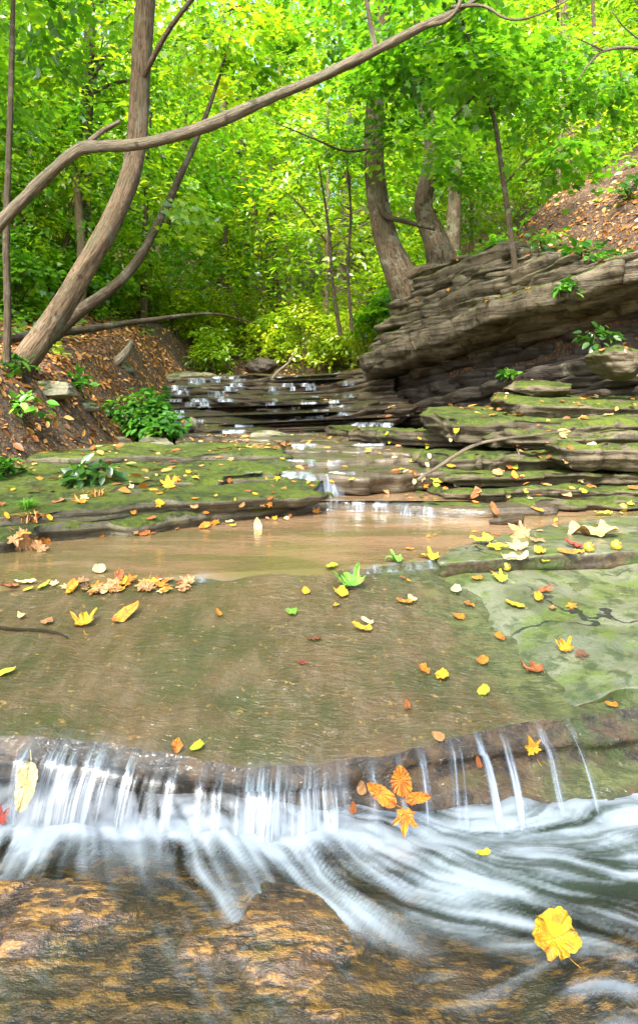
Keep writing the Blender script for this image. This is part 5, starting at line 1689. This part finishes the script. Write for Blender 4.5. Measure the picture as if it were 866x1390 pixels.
for lab, pth, rr_, mt_, sd in [
        ('grey mossy trunk standing high on the litter slope', [(778, 240, 14), (772, 190, 14), (768, 130, 14), (764, 40, 14), (760, -120, 14)], [0.17, 0.14, 0.13, 0.12, 0.05], 'bark', 21),
        ('slim dark stem rising past the frame edge on the leafy bank', [(10, 492, 5.9), (11, 420, 5.9), (9, 330, 5.9), (13, 200, 5.9), (17, 60, 5.9), (20, -90, 5.9)], [0.035, 0.032, 0.03, 0.027, 0.024, 0.012], 'bark_dark', 22),
        ('short dark trunk deep in the gully above the cascade', [(372, 440, 19), (371, 400, 19), (368, 330, 19), (372, 200, 19)], [0.2, 0.17, 0.16, 0.1], 'bark_dark', 23),
        ('brown trunk deep in the gully beside the short dark one', [(330, 440, 20), (329, 390, 20), (333, 310, 20), (328, 180, 20)], [0.22, 0.19, 0.17, 0.1], 'bark', 24),
        ('pale slim trunk rising behind the mossy block', [(305, 470, 17.5), (306, 430, 17.5), (303, 380, 17.5), (308, 280, 17.5)], [0.12, 0.1, 0.09, 0.05], 'bark', 25),
        ('forked thin stem on the dirt bank below the twin trunks', [(462, 455, 11.6), (452, 390, 11.6), (446, 310, 11.6), (432, 220, 11.6)], [0.04, 0.034, 0.028, 0.012], 'bark_dark', 26),
        ('upright thin stem next to the forked one', [(478, 450, 11.8), (472, 370, 11.8), (476, 290, 11.8), (470, 210, 11.8)], [0.035, 0.03, 0.025, 0.01], 'bark_dark', 27),
        ('grey trunk half hidden behind the big leaning one', [(110, 490, 12), (108, 440, 12), (112, 360, 12), (104, 240, 12)], [0.12, 0.1, 0.09, 0.06], 'bark', 28),
        ('slender stem standing on the skyline of the litter slope', [(812, 225, 12), (810, 150, 12), (806, 60, 12), (802, -60, 12)], [0.05, 0.045, 0.04, 0.02], 'bark_dark', 29)]:
    tp = P(*pth[-1])
    big_tree('slender_tree', lab, pxl(pth), rr_, [], mat=mt_, seed=sd, sides=12, crown=[(tp + [0, -0.2, 0.2], (0.9, 0.7, 0.6), 16)], cmat='leaf_g' if sd % 2 else 'leaf_yg', tpl='kite', lsize=0.14)

big_tree('dead_sapling', 'bare pale thin branch reaching in over the litter slope from beyond the frame edge',
         pxl([(1010, 260, 7.6), (985, 170, 7.5), (940, 90, 7.4), (866, 66, 7.3), (820, 69, 7.2), (800, 86, 7.2), (783, 108, 7.2)]), [0.035, 0.03, 0.024, 0.02, 0.016, 0.012, 0.006],
         [(pxl([(820, 69, 7.2), (800, 60, 7.1), (778, 50, 7.1)]), [0.011, 0.008, 0.004]), (pxl([(890, 70, 7.3), (850, 40, 7.2), (830, 15, 7.1)]), [0.012, 0.009, 0.004])], mat='bark_pale', seed=33, sides=9)

# ------------------------------------------------------------------ litter and undergrowth nobody could count
def scatter_pts(rg, n, x0, x1, y0, y1, cond):
    X = rg.uniform(x0, x1, n)
    Y = rg.uniform(y0, y1, n)
    k = cond(X, Y)
    X, Y = X[k], Y[k]
    e_ = 0.05
    Z = terrain(X, Y)
    gx_ = (terrain(X + e_, Y) - Z) / e_
    gy_ = (terrain(X, Y + e_) - Z) / e_
    return np.column_stack([X, Y, Z]), nrm(np.column_stack([-gx_, -gy_, np.ones_like(Z)]))


rg = np.random.default_rng(91)
A1, N1 = scatter_pts(rg, 42000, -9, -1.6, 4.4, 14, lambda x, y: (np.interp(y, YL, XLv) - x > -0.15) & (fbm(x * 1.9, y * 1.9, 0, 4, 92) > -0.16 + 0.25 * rg.normal(size=len(x))))
A2, N2 = scatter_pts(rg, 26000, 0.8, 10, 4.5, 15, lambda x, y: (x - np.interp(y, YR, XRv) > 0.9) & (fbm(x * 1.6, y * 1.6, 0, 3, 93) > -0.2))
A3, N3 = scatter_pts(rg, 9000, -5, 6, 13, 24, lambda x, y: fbm(x, y, 0, 3, 94) > -0.1)
Q, QN = [], []
for (x0, x1, y0, y1, n_) in [(-2.8, 1.3, 9.2, 13.6, 700), (1.0, 4.5, 6.0, 11, 900), (-3.2, -0.2, 4.2, 8.5, 500), (0.6, 4.0, 4.7, 8, 500), (-1, 1.4, 5.2, 9, 260)]:
    for _ in range(n_):
        x, y = rg.uniform(x0, x1), rg.uniform(y0, y1)
        if vn(x * 1.7, y * 1.7, 0, 98) < 0.05:
            continue
        l_, n2 = drop(x, y)
        if l_ is not None and n2.z > 0.5:
            Q.append(l_[:])
            QN.append(n2[:])
Ap = np.concatenate([A1, A2, A3, np.array(Q)])
Nn = np.concatenate([N1, N2, N3, np.array(QN)]) + rg.normal(size=(len(Ap), 3)) * 0.32
sz = 0.035 + 0.085 * rg.random(len(Ap)) ** 1.6
V, Fc, k = leaves(Ap + [0, 0, 0.012], Nn, rg.normal(size=(len(Ap), 3)), sz, 'maple' if False else 'oval')
o = mk('leaf_litter', V, Fc, M['litter'], attrs={'tint': np.repeat(np.clip(rg.beta(1.6, 1.5, len(Ap)), 0, 1), k)}, smooth=False)
tag(o, kind='stuff')
U1, W1 = scatter_pts(rg, 1500, -16, 16, 12, 34, lambda x, y: (fbm(x * 0.6, y * 0.6, 0, 3, 95) > -0.1) & ((y > 15) | (x < np.interp(y, YL, XLv) - 0.8) | (x > np.interp(y, YR, XRv) + 0.8)))
U2, W2 = scatter_pts(rg, 260, 1, 9, 6.5, 14, lambda x, y: (x - np.interp(y, YR, XRv) > 1.2) & (fbm(x * 0.9, y * 0.9, 0, 3, 96) > 0.05))
U3, W3 = scatter_pts(rg, 260, -10, -3, 7, 14, lambda x, y: (np.interp(y, YL, XLv) - x > 1.3) & (fbm(x * 0.9, y * 0.9, 0, 3, 97) > 0.0))
UU = np.concatenate([U1, U2, U3])
o = foliage('undergrowth', rg, UU + np.column_stack([np.zeros((len(UU), 2)), rg.uniform(0.05, 0.4, len(UU))]), np.concatenate([W1, W2, W3]), 14, 0.26, 0.11, 'kite', 'leaf_g')
tag(o, kind='stuff')


# ------------------------------------------------------------------ light, sky, camera
w = bpy.data.worlds.new('World')
SC.world = w
w.use_nodes = True
nt = w.node_tree
nt.nodes.clear()
ou = nt.nodes.new('ShaderNodeOutputWorld')
bg = nt.nodes.new('ShaderNodeBackground')
sk = nt.nodes.new('ShaderNodeTexSky')
sk.sky_type = 'NISHITA'
sk.sun_disc = False
ELEV, AZ = 48, -160            # soft sun behind the viewer, over the open stream bed
sk.sun_elevation = R(ELEV)
sk.sun_rotation = R(AZ)
sk.air_density = 1.0
sk.dust_density = 3.0
sk.ozone_density = 1.0
bg.inputs['Strength'].default_value = 0.15
nt.links.new(sk.outputs[0], bg.inputs[0])
nt.links.new(bg.outputs[0], ou.inputs[0])
sl = bpy.data.lights.new('sun', 'SUN')
sl.energy = 2.2
sl.angle = R(11)
sl.color = (1.0, 0.96, 0.88)
so = bpy.data.objects.new('sun', sl)
COL.objects.link(so)
dv = Vector((math.sin(R(AZ)) * math.cos(R(ELEV)), math.cos(R(AZ)) * math.cos(R(ELEV)), math.sin(R(ELEV))))
so.rotation_euler = dv.to_track_quat('Z', 'Y').to_euler()
so.location = dv * 30

cam = bpy.data.cameras.new('camera')
cam.sensor_fit = 'VERTICAL'
cam.sensor_height = 36
cam.lens = F / 1390 * 36
cam.shift_y = (560 - 695) / 1390
cam.clip_start = 0.05
cam.clip_end = 600
co = bpy.data.objects.new('camera', cam)
COL.objects.link(co)
co.rotation_euler = (R(90), 0, 0)
SC.camera = co
SC.view_settings.view_transform = 'Standard'
SC.view_settings.look = 'None'
SC.view_settings.gamma = 1
SC.view_settings.exposure = 2.55
cy = SC.cycles
cy.use_denoising = True
cy.max_bounces = 10
cy.diffuse_bounces = 7
cy.glossy_bounces = 3
cy.transmission_bounces = 4
cy.transparent_max_bounces = 16
cy.sample_clamp_indirect = 6
cy.caustics_reflective = False
cy.caustics_refractive = False
